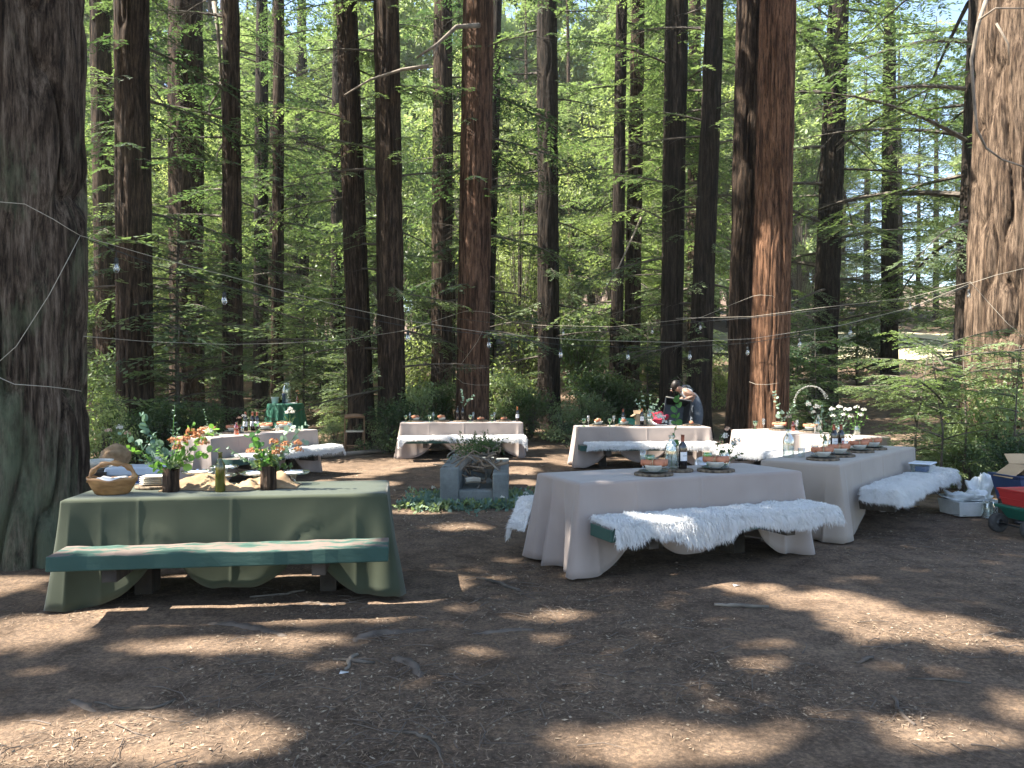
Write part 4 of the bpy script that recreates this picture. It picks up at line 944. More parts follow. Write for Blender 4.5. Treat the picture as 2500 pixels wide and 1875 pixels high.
def seat(key, u, v, z, name, ang=0, bowl=True, plate=True, napkin=True, nap_ang=-.4):
    """charger, plate, bowl and napkin, each lying on the one below; name says where"""
    rz = TB[key]['rz']; p = tpt(key, u, v, .7685)
    a = random.uniform(-.08, .08)
    copyof('charger', b_charger(), p, rz+ang, 'bark-edged wood slice, '+name, 'wood slice chargers', 'wood slice')
    zz = .7685+.0235
    if plate: copyof('plate', b_plate, (p.x, p.y, zz), rz, 'dark grey plate, '+name, 'grey plates', 'plate'); zz += .008
    if bowl: copyof('bowl', b_bowl, (p.x+.004, p.y+.004, zz), rz, 'stoneware bowl, '+name, 'stoneware bowls', 'bowl'); zz += .048
    if napkin: copyof('napkin', b_napkin, (p.x, p.y, zz), rz+nap_ang+a, 'twine-tied rust napkin, '+name, 'rust napkins', 'napkin')
def glass_at(kind, key, u, v, name, s=None):
    b = dict(goblet=b_goblet, flute=b_flute, tumbler=b_tumbler)[kind]
    t = dict(goblet='green glass goblet ', flute='clear slim flute ', tumbler='clear tumbler ')[kind]
    copyof(kind, b, tpt(key, u, v, .7685), 0, t+name, {'goblet': 'green goblets', 'flute': 'clear flutes', 'tumbler': 'tumblers'}[kind], 'glass')
def item(kind, build, loc, label, cat, group=None, rz=0): return copyof(kind, build, loc, rz, label, group, cat)
# ---- greenery
def stemleaves(rg, base, tip, n, leaf, lw, bend=.3, spread=.6, round_=True, start=.25):
    """leaf polygons in pairs along a curved stem"""
    base = np.array(base, float); tip = np.array(tip, float); mid = (base+tip)/2+np.array([0, 0, bend*np.linalg.norm(tip-base)*.4])
    t = np.linspace(0, 1, 8)[:, None]; cv = (1-t)**2*base+2*t*(1-t)*mid+t*t*tip; LV = []
    for q in np.linspace(start, 1, n):
        b = (1-q)**2*base+2*q*(1-q)*mid+q*q*tip; tg = 2*(1-q)*(mid-base)+2*q*(tip-mid); tg /= np.linalg.norm(tg)+1e-9
        for s in (-1, 1):
            o = np.cross(tg, rg.normal(0, 1, 3)); o /= np.linalg.norm(o)+1e-9; d = o*spread+tg*.5+rg.normal(0, .2, 3); d /= np.linalg.norm(d)
            sc_ = leaf*rg.uniform(.6, 1.15)*(1-.35*q); u = d; v = np.cross(d, rg.normal(0, 1, 3)); v /= np.linalg.norm(v)+1e-9
            if round_:
                c = b+u*sc_*.55; a = np.linspace(0, 2*math.pi, 9)[:-1]
                LV.append(c+np.outer(np.cos(a), u)*sc_*.5+np.outer(np.sin(a), v)*sc_*lw*.5)
            else: LV.append(np.stack([b, b+u*sc_*.4+v*lw*sc_*.5, b+u*sc_*.75+v*lw*sc_*.3, b+u*sc_, b+u*sc_*.75-v*lw*sc_*.3, b+u*sc_*.4-v*lw*sc_*.5, ]))
    return cv, LV
def polys(L): 
    V = []; Fc = []
    for p in L: Fc.append(tuple(range(len(V), len(V)+len(p)))); V += [tuple(x) for x in p]
    return V, Fc
def blossom(rg, c, r, n=26, pr=.4):
    L = []
    for i in range(n):
        d = rg.normal(0, 1, 3); d[2] = abs(d[2])*.8+.1; d /= np.linalg.norm(d); v = np.cross(d, rg.normal(0, 1, 3)); v /= np.linalg.norm(v)+1e-9; w_ = np.cross(d, v)
        b = np.array(c)+d*r*rg.uniform(.5, 1); s = r*pr*1.3
        L.append(np.stack([b-v*s*.5, b+w_*s*.5+d*s*.3, b+v*s*.5, b-w_*s*.5+d*s*.2]))
    return L
def bouquet(name, label, loc, stems, flowers=(), cat='flowers', seed=1, group=None, fcol='orange', base=(0, 0, 0)):
    """stems: (tip xyz, n pairs, leaf size, leaf width ratio, round?, material)"""
    rg = np.random.default_rng(seed); e = thing(name, label, cat, loc, 0, group); by = {}; tb = []
    for tip, n, lf, lw, rd, mt in stems:
        b = (base[0]+rg.normal(0, .008), base[1]+rg.normal(0, .008), base[2])
        cv, LV = stemleaves(rg, b, tip, n, lf, lw, rg.uniform(-.1, .5), .7, rd); by.setdefault(mt, []).extend(LV); tb.append(tube([tuple(p) for p in cv], [.0025]*7+[.001], 4, False))
    ob('stems', J(*tb), M['euc_green'], e)
    for k, v in by.items(): ob('leaves', polys(v), M[k], e, smooth=False)
    fl = {}
    for f in flowers: fl.setdefault(f[2] if len(f) > 2 else fcol, []).extend(blossom(rg, f[0], f[1]))
    for k, v in fl.items(): ob('blossoms', polys(v), M[k], e, smooth=False)
    return e
# ================= nearest taupe table ('front')
N2 = 'on the nearest taupe table'
seat('front', -.26, -.42, 0, 'left one '+N2, nap_ang=-.75); seat('front', .34, -.34, 0, 'right one '+N2, nap_ang=-.7)
glass_at('goblet', 'front', -.12, .33, 'behind the left setting '+N2); glass_at('goblet', 'front', .43, .3, 'behind the right setting '+N2)
glass_at('flute', 'front', -.17, .42, 'beside the left goblet '+N2)
p = tpt('front', .06, .02, .7685)
item('pale_slice', b_charger(True, .145), p, 'pale wood slice under the clear bottle and wine bottle '+N2, 'wood slice', 'pale wood slices')
cb = item('clearbottle', b_clearbottle(1.25), (p.x-.045, p.y+.02, p.z+.023), 'tall clear bottle holding one round-leaved stem '+N2, 'bottle', 'bottle vases')
item('wine', b_wine(), (p.x+.05, p.y-.01, p.z+.023), 'full dark wine bottle beside the clear bottle '+N2, 'bottle', 'wine bottles', TB['front']['rz'])
bouquet('eucalyptus_sprig', 'single upright stem of round eucalyptus leaves in the clear bottle', (p.x-.045, p.y+.02, p.z+.04), [((.07, .0, .62), 9, .085, .95, True, 'euc_green')], [((-.10, 0, .44), .05, 'petal'), ((-.06, .02, .40), .03, 'petal')], 'plant', 4)
p = tpt('front', .62, .35, .7685)
item('jar', b_jar, p, 'glass jar of dark-leaved roses at the right end', 'jar', 'glass jars')
bouquet('flower_bunch', 'pale roses with dark leaves in a jar on the nearest taupe table', (p.x, p.y, p.z+.01), [((rx, ry, h), 6, .06, .5, False, 'leaf_dark') for rx, ry, h in [(-.09, 0, .2), (.1, .02, .24), (.0, .05, .3), (-.06, -.04, .28), (.14, 0, .12), (.05, -.08, .2)]],
        [((.0, 0, .27), .045, 'petal'), ((-.06, 0, .2), .04, 'peach'), ((.08, 0, .19), .045, 'petal'), ((.03, .02, .34), .035, 'peach'), ((.12, 0, .23), .04, 'petal')], seed=5, cat='flowers')
# ================= right table
NR = 'on the end-on right table'
for i, (u, w_) in enumerate([(-.72, 'nearest one'), (-.36, 'second nearest one'), (.12, 'second farthest one'), (.48, 'farthest one')]): seat('right', u, -.25, 0, w_+' '+NR, nap_ang=-.85)
p = tpt('right', -.14, .05, .7685); item('pale_slice', None, p, 'pale wood slice under the two wine bottles '+NR, 'wood slice', 'pale wood slices')
item('wine', None, (p.x-.05, p.y-.02, p.z+.023), 'dark labelled wine bottle '+NR, 'bottle', 'wine bottles', .2)
item('wine_amber', b_wine('foil', 'glass_black'), (p.x+.05, p.y+.03, p.z+.023), 'second wine bottle behind the labelled one '+NR, 'bottle', 'wine bottles', .9)
item('amber', b_clearbottle(.55, 'glass_amber'), (p.x+.02, p.y-.09, p.z+.023), 'small amber bottle at the foot of the wine bottles '+NR, 'bottle')
glass_at('tumbler', 'right', -.62, .45, 'behind the nearest setting '+NR); glass_at('tumbler', 'right', -.3, .5, 'behind the second nearest setting '+NR); glass_at('tumbler', 'right', .42, .5, 'behind the farthest setting '+NR)
p = tpt('right', -.70, .7, .7685); item('clearbottle', None, p, 'clear bottle with a wilting stem at the near end '+NR[3:].replace('the', 'of the', 1), 'bottle', 'bottle vases')
bouquet('wilting_stem', 'drooping brown-green stem in the clear bottle near the right table', (p.x, p.y, p.z+.03), [((.0, 0, .42), 5, .06, .5, False, 'leaf_dark')], [((0, 0, .4), .035, 'peach')], 'plant', 6)
p = tpt('right', .02, .55, .7685); item('jar', None, p, 'glass jar of leafy branches behind the wine bottles '+NR, 'jar', 'glass jars')
bouquet('leafy_branches', 'dense dark green leafy branches in the jar behind the wine bottles', (p.x, p.y, p.z+.02), [((rx, ry, h), 8, .075, .45, False, 'needles_pale') for rx, ry, h in [(.28, 0, .30), (.2, .1, .42), (.1, 0, .48), (.34, .05, .18), (0, .1, .36), (.22, -.1, .24), (-.1, 0, .22)]], seed=7, cat='plant')
# ================= far table
NF = 'on the table before the bending person'
seat('far', -.66, .0, 0, 'leftmost one '+NF, nap_ang=1.2); seat('far', -.26, .0, 0, 'second from the left '+NF, nap_ang=1.3); seat('far', .80, .05, 0, 'rightmost one '+NF, bowl=False, nap_ang=1.4)
for k, (u, w_) in enumerate([(-.90, 'at the left end'), (-.50, 'between the two left settings')]): glass_at('goblet', 'far', u, -.3, w_+' '+NF); glass_at('flute', 'far', u+.1, .35, w_+' '+NF)
glass_at('tumbler', 'far', .5, .4, 'right of the middle '+NF)
p = tpt('far', .1, .0, .7685); item('pale_slice', None, p, 'pale wood slice under the vase '+NF, 'wood slice', 'pale wood slices')
item('clearbottle', None, (p.x+.04, p.y, p.z+.023), 'clear bottle of eucalyptus sprigs '+NF, 'bottle', 'bottle vases')
item('wine_copper', b_wine('foil_copper'), (p.x-.10, p.y, p.z+.023), 'copper-necked wine bottle left of the vase '+NF, 'bottle', 'wine bottles')
item('wine', None, tpt('far', -.22, .9, .7685), 'dark bottle behind the second setting '+NF, 'bottle', 'wine bottles')
bouquet('eucalyptus_sprigs', 'spreading pale eucalyptus sprigs in the vase before the bending person', (p.x+.04, p.y, p.z+.02), [((rx, 0, h), 6, .065, .9, True, 'euc') for rx, h in [(-.14, .62), (-.24, .46), (.16, .48), (.02, .55), (-.2, .34), (.08, .38), (.26, .40)]], seed=8, cat='plant')
# ================= middle table
NM_ = 'on the table behind the fire pit'
for u, w_ in [(-.76, 'leftmost one'), (-.33, 'second from the left'), (.33, 'third from the left'), (.72, 'rightmost one')]: seat('mid', u, -.1, 0, w_+' '+NM_, nap_ang=1.1, bowl=u < .3)
for k, (u, w_) in enumerate([(-.92, 'at the left end'), (-.53, 'between the two left settings'), (.14, 'right of the dark bottles'), (.5, 'between the two right settings')]):
    glass_at('goblet', 'mid', u, -.5, w_+' '+NM_); glass_at('flute', 'mid', u+.06, .2, w_+' '+NM_)
p = tpt('mid', -.02, -.1, .7685); item('pale_slice', None, p, 'pale wood slice under the two dark bottles '+NM_, 'wood slice', 'pale wood slices')
item('wine_plain', b_wine(None, 'glass_black', False), (p.x-.06, p.y, p.z+.023), 'left dark unlabelled bottle '+NM_, 'bottle', 'wine bottles')
item('wine_plain', None, (p.x+.05, p.y, p.z+.023), 'right dark unlabelled bottle holding eucalyptus '+NM_, 'bottle', 'wine bottles')
bouquet('eucalyptus_sprig', 'two eucalyptus sprigs in the dark bottle before the big central trunk', (p.x+.05, p.y, p.z+.28), [((-.02, 0, .38), 8, .07, .9, True, 'euc'), ((.22, 0, .26), 6, .08, .9, True, 'euc')], seed=9, cat='plant')
item('wine_copper', None, tpt('mid', .93, -.4, .7685), 'labelled copper-necked wine bottle at the right end, behind the fire pit', 'bottle', 'wine bottles')
# ================= left angled table
NL = 'on the angled table near the drinks table'
for u, v, w_ in [(-.72, .1, 'nearest one'), (-.22, .3, 'second nearest one'), (.35, .2, 'third one'), (.74, .25, 'farthest one')]: seat('left', u, v, 0, w_+' '+NL, nap_ang=-1.1)
p = tpt('left', -.40, -.45, .7685); item('amber2', b_clearbottle(.8, 'glass_amber'), p, 'small amber bottle standing alone '+NL, 'bottle')
p = tpt('left', .06, .1, .7685); item('pale_slice', None, p, 'pale wood slice under three wine bottles '+NL, 'wood slice', 'pale wood slices')
for k, (a, b, w_) in enumerate([(-.09, -.03, 'left'), (0, .05, 'middle'), (.09, 0, 'right')]): item('wine', None, (p.x+a, p.y+b, p.z+.023), w_+' one of three wine bottles '+NL, 'bottle', 'wine bottles')
p = tpt('left', .62, -.45, .7685); item('jar', None, p, 'glass jar of greenery '+NL, 'jar', 'glass jars')
bouquet('white_blooms', 'cream blooms with fine greenery in the jar near the drinks table', (p.x, p.y, p.z+.02), [((rx, 0, h), 7, .05, .4, False, 'leaf_bay') for rx, h in [(-.08, .2), (.08, .22), (0, .25), (.04, .18), (-.04, .15)]], [((-.04, 0, .27), .05, 'petal'), ((.05, 0, .28), .05, 'petal'), ((0, .02, .33), .05, 'petal')], seed=10)
p = tpt('left', -.18, -.1, .7685); item('smallbottle', b_clearbottle(.6), p, 'small clear bottle of yellow-green blooms '+NL, 'bottle', 'bottle vases')
bouquet('yellow_blooms', 'yellow and peach blooms behind the amber bottle on the angled table', (p.x, p.y, p.z+.02), [((rx, 0, h), 6, .05, .5, False, 'leaf_bright') for rx, h in [(-.08, .16), (.06, .2), (0, .22)]], [((-.05, 0, .22), .04, 'peach'), ((.03, 0, .25), .045, 'petal')], seed=11)
p = tpt('left', -.85, -.55, .7685); item('smallbottle', None, p, 'small clear bottle with upright sprig at the near end of the angled table', 'bottle', 'bottle vases')
bouquet('upright_sprig', 'upright pale sprig with trailing greenery at the near end of the angled table', (p.x, p.y, p.z+.02), [((-.12, 0, .38), 9, .04, .5, False, 'euc'), ((.1, -.05, .12), 7, .05, .6, False, 'leaf_bay'), ((.2, -.1, .02), 7, .05, .6, False, 'euc')], [((-.02, 0, .05), .05, 'petal')], seed=12, cat='plant')
glass_at('tumbler', 'left', -.6, .75, 'behind the nearest setting '+NL); glass_at('tumbler', 'left', .4, -.35, 'before the third setting '+NL)
# ================= bright table
NG = 'on the bright sunlit table'
g1 = tpt('glow', -.62, .2, 0); seat('glow', -.55, .35, 0, 'farther one '+NG, nap_ang=.5); seat('glow', -.05, .45, 0, 'nearer one '+NG, nap_ang=.4)
glass_at('goblet', 'glow', -.88, .0, 'at the far end of the bright sunlit table'); glass_at('flute', 'glow', -.80, .25, 'at the far end of the bright sunlit table'); glass_at('flute', 'glow', -.28, .5, 'between the settings '+NG)
item('amber_jar', b_clearbottle(.7, 'glass_amber'), tpt('glow', -.36, .55, .7685), 'amber bottle between the settings '+NG, 'bottle')
p = tpt('glow', -.6, .7, .7685); item('smallbottle', None, p, 'small clear bottle with a tall white spray '+NG, 'bottle', 'bottle vases')
bouquet('white_spray', 'tall pale leafy spray at the far end of the bright table', (p.x, p.y, p.z+.02), [((-.14, 0, .62), 8, .09, .8, True, 'euc'), ((.22, 0, .44), 10, .06, .6, False, 'euc'), ((0, 0, .3), 6, .07, .8, True, 'euc')], seed=13, cat='plant')
p = tpt('glow', .18, .1, .7685); item('clearbottle', None, p, 'clear bottle of arching white flower spikes '+NG, 'bottle', 'bottle vases')
e = bouquet('arching_flowers', 'arching white flower spike and white blooms on the bright table', (p.x, p.y, p.z+.03), [((-.18, 0, .45), 6, .08, .8, True, 'euc'), ((.05, 0, .40), 6, .09, .6, False, 'euc'), ((.2, 0, .35), 8, .06, .5, False, 'euc')], [((-.15, 0, .42), .055, 'petal'), ((-.02, 0, .38), .06, 'petal'), ((-.08, 0, .3), .05, 'petal')], seed=14)
rg_ = np.random.default_rng(3); L_ = []
for a in np.linspace(0, 1, 34):
    an = math.pi*(1.0-.92*a); c = (-.12+.26*math.cos(an), 0, .46+.26*math.sin(an)-.0); L_ += blossom(rg_, c, .028*(1.1-.5*(1-a)), 8, .6)
ob('flower_spike', polys(L_), M['petal'], e, smooth=False)
for k, (u, v, lb) in enumerate([(.42, .45, 'left bunch of white blooms in a jar on the bright table'), (.6, .75, 'right bunch of white blooms in a jar on the bright table')]):
    p = tpt('glow', u, v, .7685); item('jar', None, p, 'glass jar holding the '+lb.replace(' in a jar', ''), 'jar', 'glass jars')
    bouquet('white_blooms', lb, (p.x, p.y, p.z+.02), [((rx, 0, h), 7, .06, .5, False, 'euc' if k == 0 else 'euc_green') for rx, h in [(-.14, .3), (.1, .36), (0, .4), (.16, .26), (-.05, .25)]],
            [((rx, 0, h), .05, 'petal') for rx, h in [(-.12, .36), (.0, .4), (.1, .36), (.05, .28), (-.1, .26)]], seed=15+k)
# ================= green table
NGr = 'on the green table'
def basket():
    e = E('wooden_basket'); n = 44; V = []; Fc = []
    prof = [(0, .006), (.085, .0), (.10, .01), (.125, .06), (.145, .11), (.150, .125), (.135, .127), (.128, .11), (.108, .06), (.08, .02), (0, .018)]
    g = lathe(prof, n, .03, 1); V = []
    for x, y, z in g[0]:
        a = math.atan2(y, x); k = 1+.24*abs(math.cos(a))**3; V.append((x*k*1.02, y*.8, z*(1+(.16*abs(math.cos(a))**2+.05*math.sin(5*a))*(z/.12))))
    ob('bowl', (V, g[1]), M['basket'], e)
    pts = [(.17*math.cos(a), .012*math.sin(3*a), .10+.155*max(0, math.sin(a))**.8) for a in np.linspace(0, math.pi, 18)]
    ob('handle', tube(pts, [.02+.008*math.sin(i*1.9) for i in range(18)], 8), M['basket'], e)
    return e
p = tpt('green', -.77, -.45, .7685)
b = basket(); b.location = p; b.rotation_euler = (0, 0, TB['green']['rz']+.1); b.scale = (.88,)*3; tag(b, 'carved brown wooden basket with a root handle at the left end of the green table', 'basket')
V = [(.11*math.cos(a)*r, .07*math.sin(a)*r, .112+.014*math.sin(4*a+r*5)*r) for r in (1, .6, .2) for a in np.linspace(0, 2*math.pi, 17)[:-1]]
tag(ob('white_napkins', (V, [(k*16+i, k*16+(i+1) % 16, (k+1)*16+(i+1) % 16, (k+1)*16+i) for k in range(2) for i in range(16)]+[tuple(32+i for i in range(16))]), M['white'], loc=tuple(p), rz=TB['green']['rz'], solid=.006), 'white napkins lying in the wooden basket', 'napkins')
p = tpt('green', -.60, .35, .7685); item('big_slice', b_charger(True, .13), p, 'wood slice under the stack of square plates on the green table', 'wood slice', 'pale wood slices')
def plates_stack(k):
    z = p.z+.024+k*.0145
    def f():
        e = E('square_plate'); g = frustum(.10, .10, .165, .165, 0, .012, .003); ob('dish', g, M['cream'], e, bevel=.004); return e
    item('sqplate', f, (p.x+random.uniform(-.003, .003), p.y, z), f'{["lowest","second lowest","middle","second highest","topmost"][k]} square cream plate of the stack beside the basket', 'plate', 'stacked square plates', random.uniform(-.04, .04)+.15)
for k in range(5): plates_stack(k)
def logvase():
    e = E('log_vase'); g = lathe([(0, .0), (.055, 0), (.057, .03), (.055, .1), (.058, .175), (.05, .177), (.046, .10), (0, .1)], 44)
    V = [(x*(1+.07*math.sin(math.atan2(y, x)*9)+.04*math.sin(math.atan2(y, x)*17+z*12)), y*(1+.07*math.sin(math.atan2(y, x)*9)), z) for x, y, z in g[0]]
    ob('log', (V, g[1]), M['logvase'], e); return e
S1 = [((-.36, 0, .30), 8, .075, .9, True, 'euc'), ((-.24, .05, .42), 9, .08, .9, True, 'euc'), ((-.30, 0, .20), 7, .07, .8, True, 'euc_green'), ((.02, .02, .50), 14, .035, .35, False, 'euc'), ((.16, 0, .36), 7, .07, .9, True, 'euc_green'),
      ((.30, 0, .33), 7, .075, .9, True, 'euc_green'), ((.32, 0, .17), 6, .075, .9, True, 'euc_green'), ((-.12, 0, .30), 9, .05, .5, False, 'euc'), ((.10, -.05, .25), 9, .05, .5, False, 'leaf_bay'), ((-.05, -.1, .2), 9, .06, .5, False, 'euc_green'),
      ((-.16, -.06, .12), 8, .06, .5, False, 'euc'), ((.14, -.05, .12), 8, .06, .5, False, 'leaf_dark'), ((0, .1, .25), 9, .06, .5, False, 'euc_green'), ((.2, 0, .22), 9, .055, .5, False, 'leaf_bay'), ((-.2, 0, .1), 8, .06, .6, False, 'euc'),
      ((.06, -.1, .1), 9, .06, .6, False, 'leaf_bay'), ((-.1, -.1, .06), 9, .06, .6, False, 'euc_green'), ((0, -.12, .14), 9, .06, .6, False, 'leaf_bay'), ((.05, 0, .32), 9, .05, .5, False, 'euc'), ((-.18, 0, .26), 9, .045, .5, False, 'euc')]
S2 = [((-.30, 0, .18), 10, .04, .6, False, 'euc'), ((-.14, 0, .26), 7, .07, .8, True, 'euc_green'), ((-.10, 0, .34), 6, .075, .9, True, 'euc_green'), ((.16, 0, .33), 8, .065, .9, True, 'euc'), ((.27, 0, .36), 8, .06, .9, True, 'euc'),
      ((.26, 0, .22), 6, .07, .9, True, 'euc'), ((.05, 0, .22), 10, .07, .5, False, 'leaf_bright'), ((-.08, -.05, .16), 10, .07, .6, False, 'leaf_bright'), ((.1, -.05, .12), 10, .065, .6, False, 'leaf_bay'), ((0, -.08, .1), 10, .07, .6, False, 'euc_green'),
      ((.16, 0, .05), 9, .065, .6, False, 'leaf_dark'), ((-.12, 0, .06), 9, .065, .6, False, 'leaf_bay'), ((.02, .05, .2), 9, .06, .6, False, 'euc_green'), ((-.2, 0, .1), 9, .045, .6, False, 'euc'), ((0, -.05, .18), 10, .06, .6, False, 'leaf_bay')]
def of(r, pts): return [((x, -.04, z), r, 'orange') for x, z in pts]
for u, v, Sx, Fl, lb in [(-.43, -.22, S1, of(.042, [(.07, .19), (.10, .23), (.16, .30), (.20, .27), (.26, .22), (.24, .30), (.13, .26), (.04, .24)]), 'first'), (.20, -.18, S2, of(.04, [(-.12, .15), (.05, .22), (.10, .17), (.14, .2), (.24, .16), (.23, .21), (.07, .14)]), 'second')]:
    p = tpt('green', u, v, .7685); wh = 'left' if lb == 'first' else 'right'
    copyof('logvase', logvase, p, random.uniform(0, 3), wh+' bark-covered log vase on the green table', 'log vases', 'vase')
    bouquet('orange_bouquet', f'{wh} bouquet of orange blooms and eucalyptus on the green table', (p.x, p.y, p.z+.13), Sx, Fl, seed=20+len(lb), group='orange bouquets')
p = tpt('green', -.10, -.38, .7685)
item('olive_wine', b_wine(None, 'glass_olive', False), p, 'open olive green bottle before the crumpled burlap', 'bottle').scale = (.95, .95, .95)
# burlap
def burlap():
    nu, nv = 90, 22; V = []
    for i in range(nu):
        for j in range(nv):
            a = i/(nu-1); b = j/(nv-1); x = -.36+.98*a; y = (b-.5)*.30+.05*math.sin(a*9)
            e = math.sin(math.pi*b)**.6*min(1, 8*a, 8*(1-a)); hh = .11*abs(fbm(a*6, b*1.3, 61, 2)-.22)*2*(1 if a > .12 else .3)
            z = .004+e*(hh+.05*abs(vn(a*17+b*4, b*3, 7)-.5)+.025*vn(a*40, b*9, 9)); V.append((x+.03*math.sin(b*8+a*20)*e, y+.03*vn(a*12, b*4, 3), float(z)))
    return V, [(i*nv+j, (i+1)*nv+j, (i+1)*nv+j+1, i*nv+j+1) for i in range(nu-1) for j in range(nv-1)]
p = tpt('green', -.18, .10, .768)
tag(ob('burlap_runner', burlap(), M['burlap'], loc=tuple(p), rz=TB['green']['rz'], solid=.004), 'crumpled burlap runner heaped between the log vases', 'burlap runner')
def cakestand(h, r=.15):
    def f():
        e = E('cake_stand')
        ob('plate', lathe([(0, h), (r*.9, h), (r, h+.012), (r, h+.016), (r*.9, h+.006), (0, h+.005)], 36), M['glass'], e)
        ob('foot', lathe([(.06, 0), (.062, .004), (.02, .02), (.014, h*.5), (.03, h-.008), (.05, h)], 28), M['glass'], e)
        return e
    return f
for u, v, h, kd, lb in [(-.33, .62, .10, 'cs1', 'low glass cake stand behind the left log vase'), (-.16, .72, .13, 'cs2', 'tall glass cake stand rising behind the olive bottle'), (-.17, .45, .075, 'cs3', 'low glass cake stand under the tall one'), (.07, .55, .085, 'cs4', 'glass cake stand between the olive bottle and the right log vase'), (.33, .55, .085, 'cs4', 'glass cake stand right of the right log vase')]:
    p = tpt('green', u, v, .7685); 
    item(kd, cakestand(h, .13 if kd != 'cs2' else .11), p, lb, 'cake stand', 'glass cake stands')
    item('liner', lambda: (lambda e: (ob('disc', lathe([(0, 0), (.075, 0), (.075, .003), (0, .003)], 28), M['white'], e), e)[1])(E('paper_liner')), (p.x, p.y, p.z+h+.0075), 'white liner on the '+lb, 'liner', 'white liners')
# rust cloth on the throw
p = tpt('left', -.45, -1.7, BENCH_Z+.06); tag(ob('folded_rust_napkin', box(-.16, .16, -.07, .07, 0, .018), M['napkin'], loc=tuple(p), rz=TB['left']['rz']-.3, bevel=.006), 'folded rust napkin lying on the white throw of the angled table', 'napkin')
# ---------------------------------------------------------------- fire pit
FP = GP(1158*1.0, 1222)                                 # front middle of the pit
fx, fy = -.245*1.0, 0
def firepit():
    a = GP(1074, 1238); b = GP(1241, 1238); x = (a.x+b.x)/2; y = a.y; Wd = b.x-a.x; D = 2.1; hh = .49; t = Wd*.27
    e = thing('fire_pit', 'grey concrete fire pit with an open notched front, ringed with leaves', 'fire pit', (x, y, 0))
    M['rootm2'] = mat('driftwood', (.12, .08, .05), (.32, .23, .15), .85, 9, bump=.3)
    def slab(n, x0, x1, y0, y1, z0, z1, ch=.03):
        nx, ny = 6, 12; g = box(x0, x1, y0, y1, z0, z1); ob(n, g, M['concrete'], e, smooth=False, bevel=.012)
    slab('side_wall', -Wd/2, -Wd/2+t, 0, D, -.1, hh); slab('side_wall', Wd/2-t*.85, Wd/2, 0, D, -.1, hh-.07)
    slab('front_sill', -Wd/2+t+.001, Wd/2-t*.85-.001, .012, .2, -.1, hh*.42); slab('front_sill', -Wd/2+t+.001, Wd/2-t*.85-.001, .2, D-.2, -.1, hh*.3); slab('back_wall', -Wd/2+t+.001, Wd/2-t*.85-.001, D-.2, D-.02, -.1, hh-.05)
    rg = np.random.default_rng(41)
    # logs and twisted sticks: each its own
    top = y+.35
    for k in range(40):
        L = rg.uniform(.3, .7); r = rg.uniform(.009, .022); cx = x+rg.uniform(-.22, .28); cy = y+rg.uniform(.25, 1.35); az = rg.uniform(0, 3.14); ti = rg.uniform(-.35, .45)
        z0 = hh*.5+rg.uniform(.05, .40)*math.exp(-((cx-x)/.4)**2); n = 9; w1, w2 = rg.uniform(-.13, .13, 2)
        pts = [(cx+math.cos(az)*L*(q-.5)+w1*math.sin(q*5), cy+math.sin(az)*L*(q-.5)*.8, z0+L*ti*(q-.5)+w2*math.sin(q*4)+.02) for q in np.linspace(0, 1, n)]
        tag(ob('firewood_stick', tube(pts, [r*(1-.45*q) for q in np.linspace(0, 1, n)], 8), M['rootm2'] if k % 3 else M['deadwood']), 'twisted bare stick piled in the concrete fire pit', 'stick', 'sticks piled in the fire pit')
    for k, (dx, dy, dz, az, L, r, lb) in enumerate([(-.03, .3, .30, .25, .2, .038, 'split pale log at the front of the stick pile'), (-.16, .5, .5, 1.2, .45, .045, 'stubby upright branch at the left of the stick pile'), (.02, .22, .16, 1.4, .4, .018, 'broken stick poking over the front sill of the fire pit')]):
        tag(ob('log', T(tube([(-L/2, 0, 0), (0, .01, .01), (L/2, 0, 0)], [r, r*1.05, r*.9], 7), (x+dx, y+dy, dz), az, 0, -.3 if k else 0), M['slice_pale'] if k == 0 else M['deadwood'], smooth=False), lb, 'log')
    # evergreen cuttings on the pile
    LV = []; G = []
    for k in range(46):
        b = (x+rg.uniform(-.22, .2), y+rg.uniform(.55, 1.5), hh+.08+rg.uniform(0, .16)); tp = (b[0]+rg.uniform(-.35, .3), b[1]+rg.uniform(-.4, .2), b[2]+rg.uniform(-.06, .2))
        cv, l = stemleaves(rg, b, tp, 12, .075, .3, .2, .8, False, .1); LV += l
    tag(ob('evergreen_cuttings', polys(LV), M['leaf_dark'], smooth=False), 'heap of dark evergreen cuttings on top of the sticks in the fire pit', 'greenery')
    LV = []
    for k in range(14):
        b = (x-.2+rg.uniform(-.1, .1), y+rg.uniform(.35, 1.0), .40); tp = (b[0]-rg.uniform(.05, .22), b[1]+rg.uniform(-.3, .1), b[2]+rg.uniform(.0, .16))
        cv, l = stemleaves(rg, b, tp, 12, .04, .5, .2, .9, False, .1); LV += l; G.append(tube([tuple(c) for c in cv], .003, 4, False))
    tag(ob('dried_sprigs', J(polys(LV), *G), M['deadwood'], smooth=False), 'grey dried sprigs spilling over the left wall of the fire pit', 'greenery')
    # garland on the ground
    LV = []; cols = {0: [], 1: []}
    for k in range(330):
        s = rg.uniform(0, 1); u = rg.uniform()
        if s < .30: px, py = x-Wd/2-.03-abs(rg.normal(0, .17)), y+rg.uniform(-.2, 1.0)
        elif s < .55: px, py = x+Wd/2+.03+abs(rg.normal(0, .18)), y+rg.uniform(-.15, 1.0)
        else: px, py = x+rg.uniform(-Wd/2-.5, Wd/2+.25), y-.03-abs(rg.normal(0, .12))
        b = (px, py, rg.uniform(.01, .05)); tp = (px+rg.normal(0, .16), py+rg.normal(0, .14), max(.02, b[2]+rg.uniform(-.03, .08)))
        cv, l = stemleaves(rg, b, tp, 4, .095, .55, .2, .9, False, .1); cols[int(u < .4)] += l
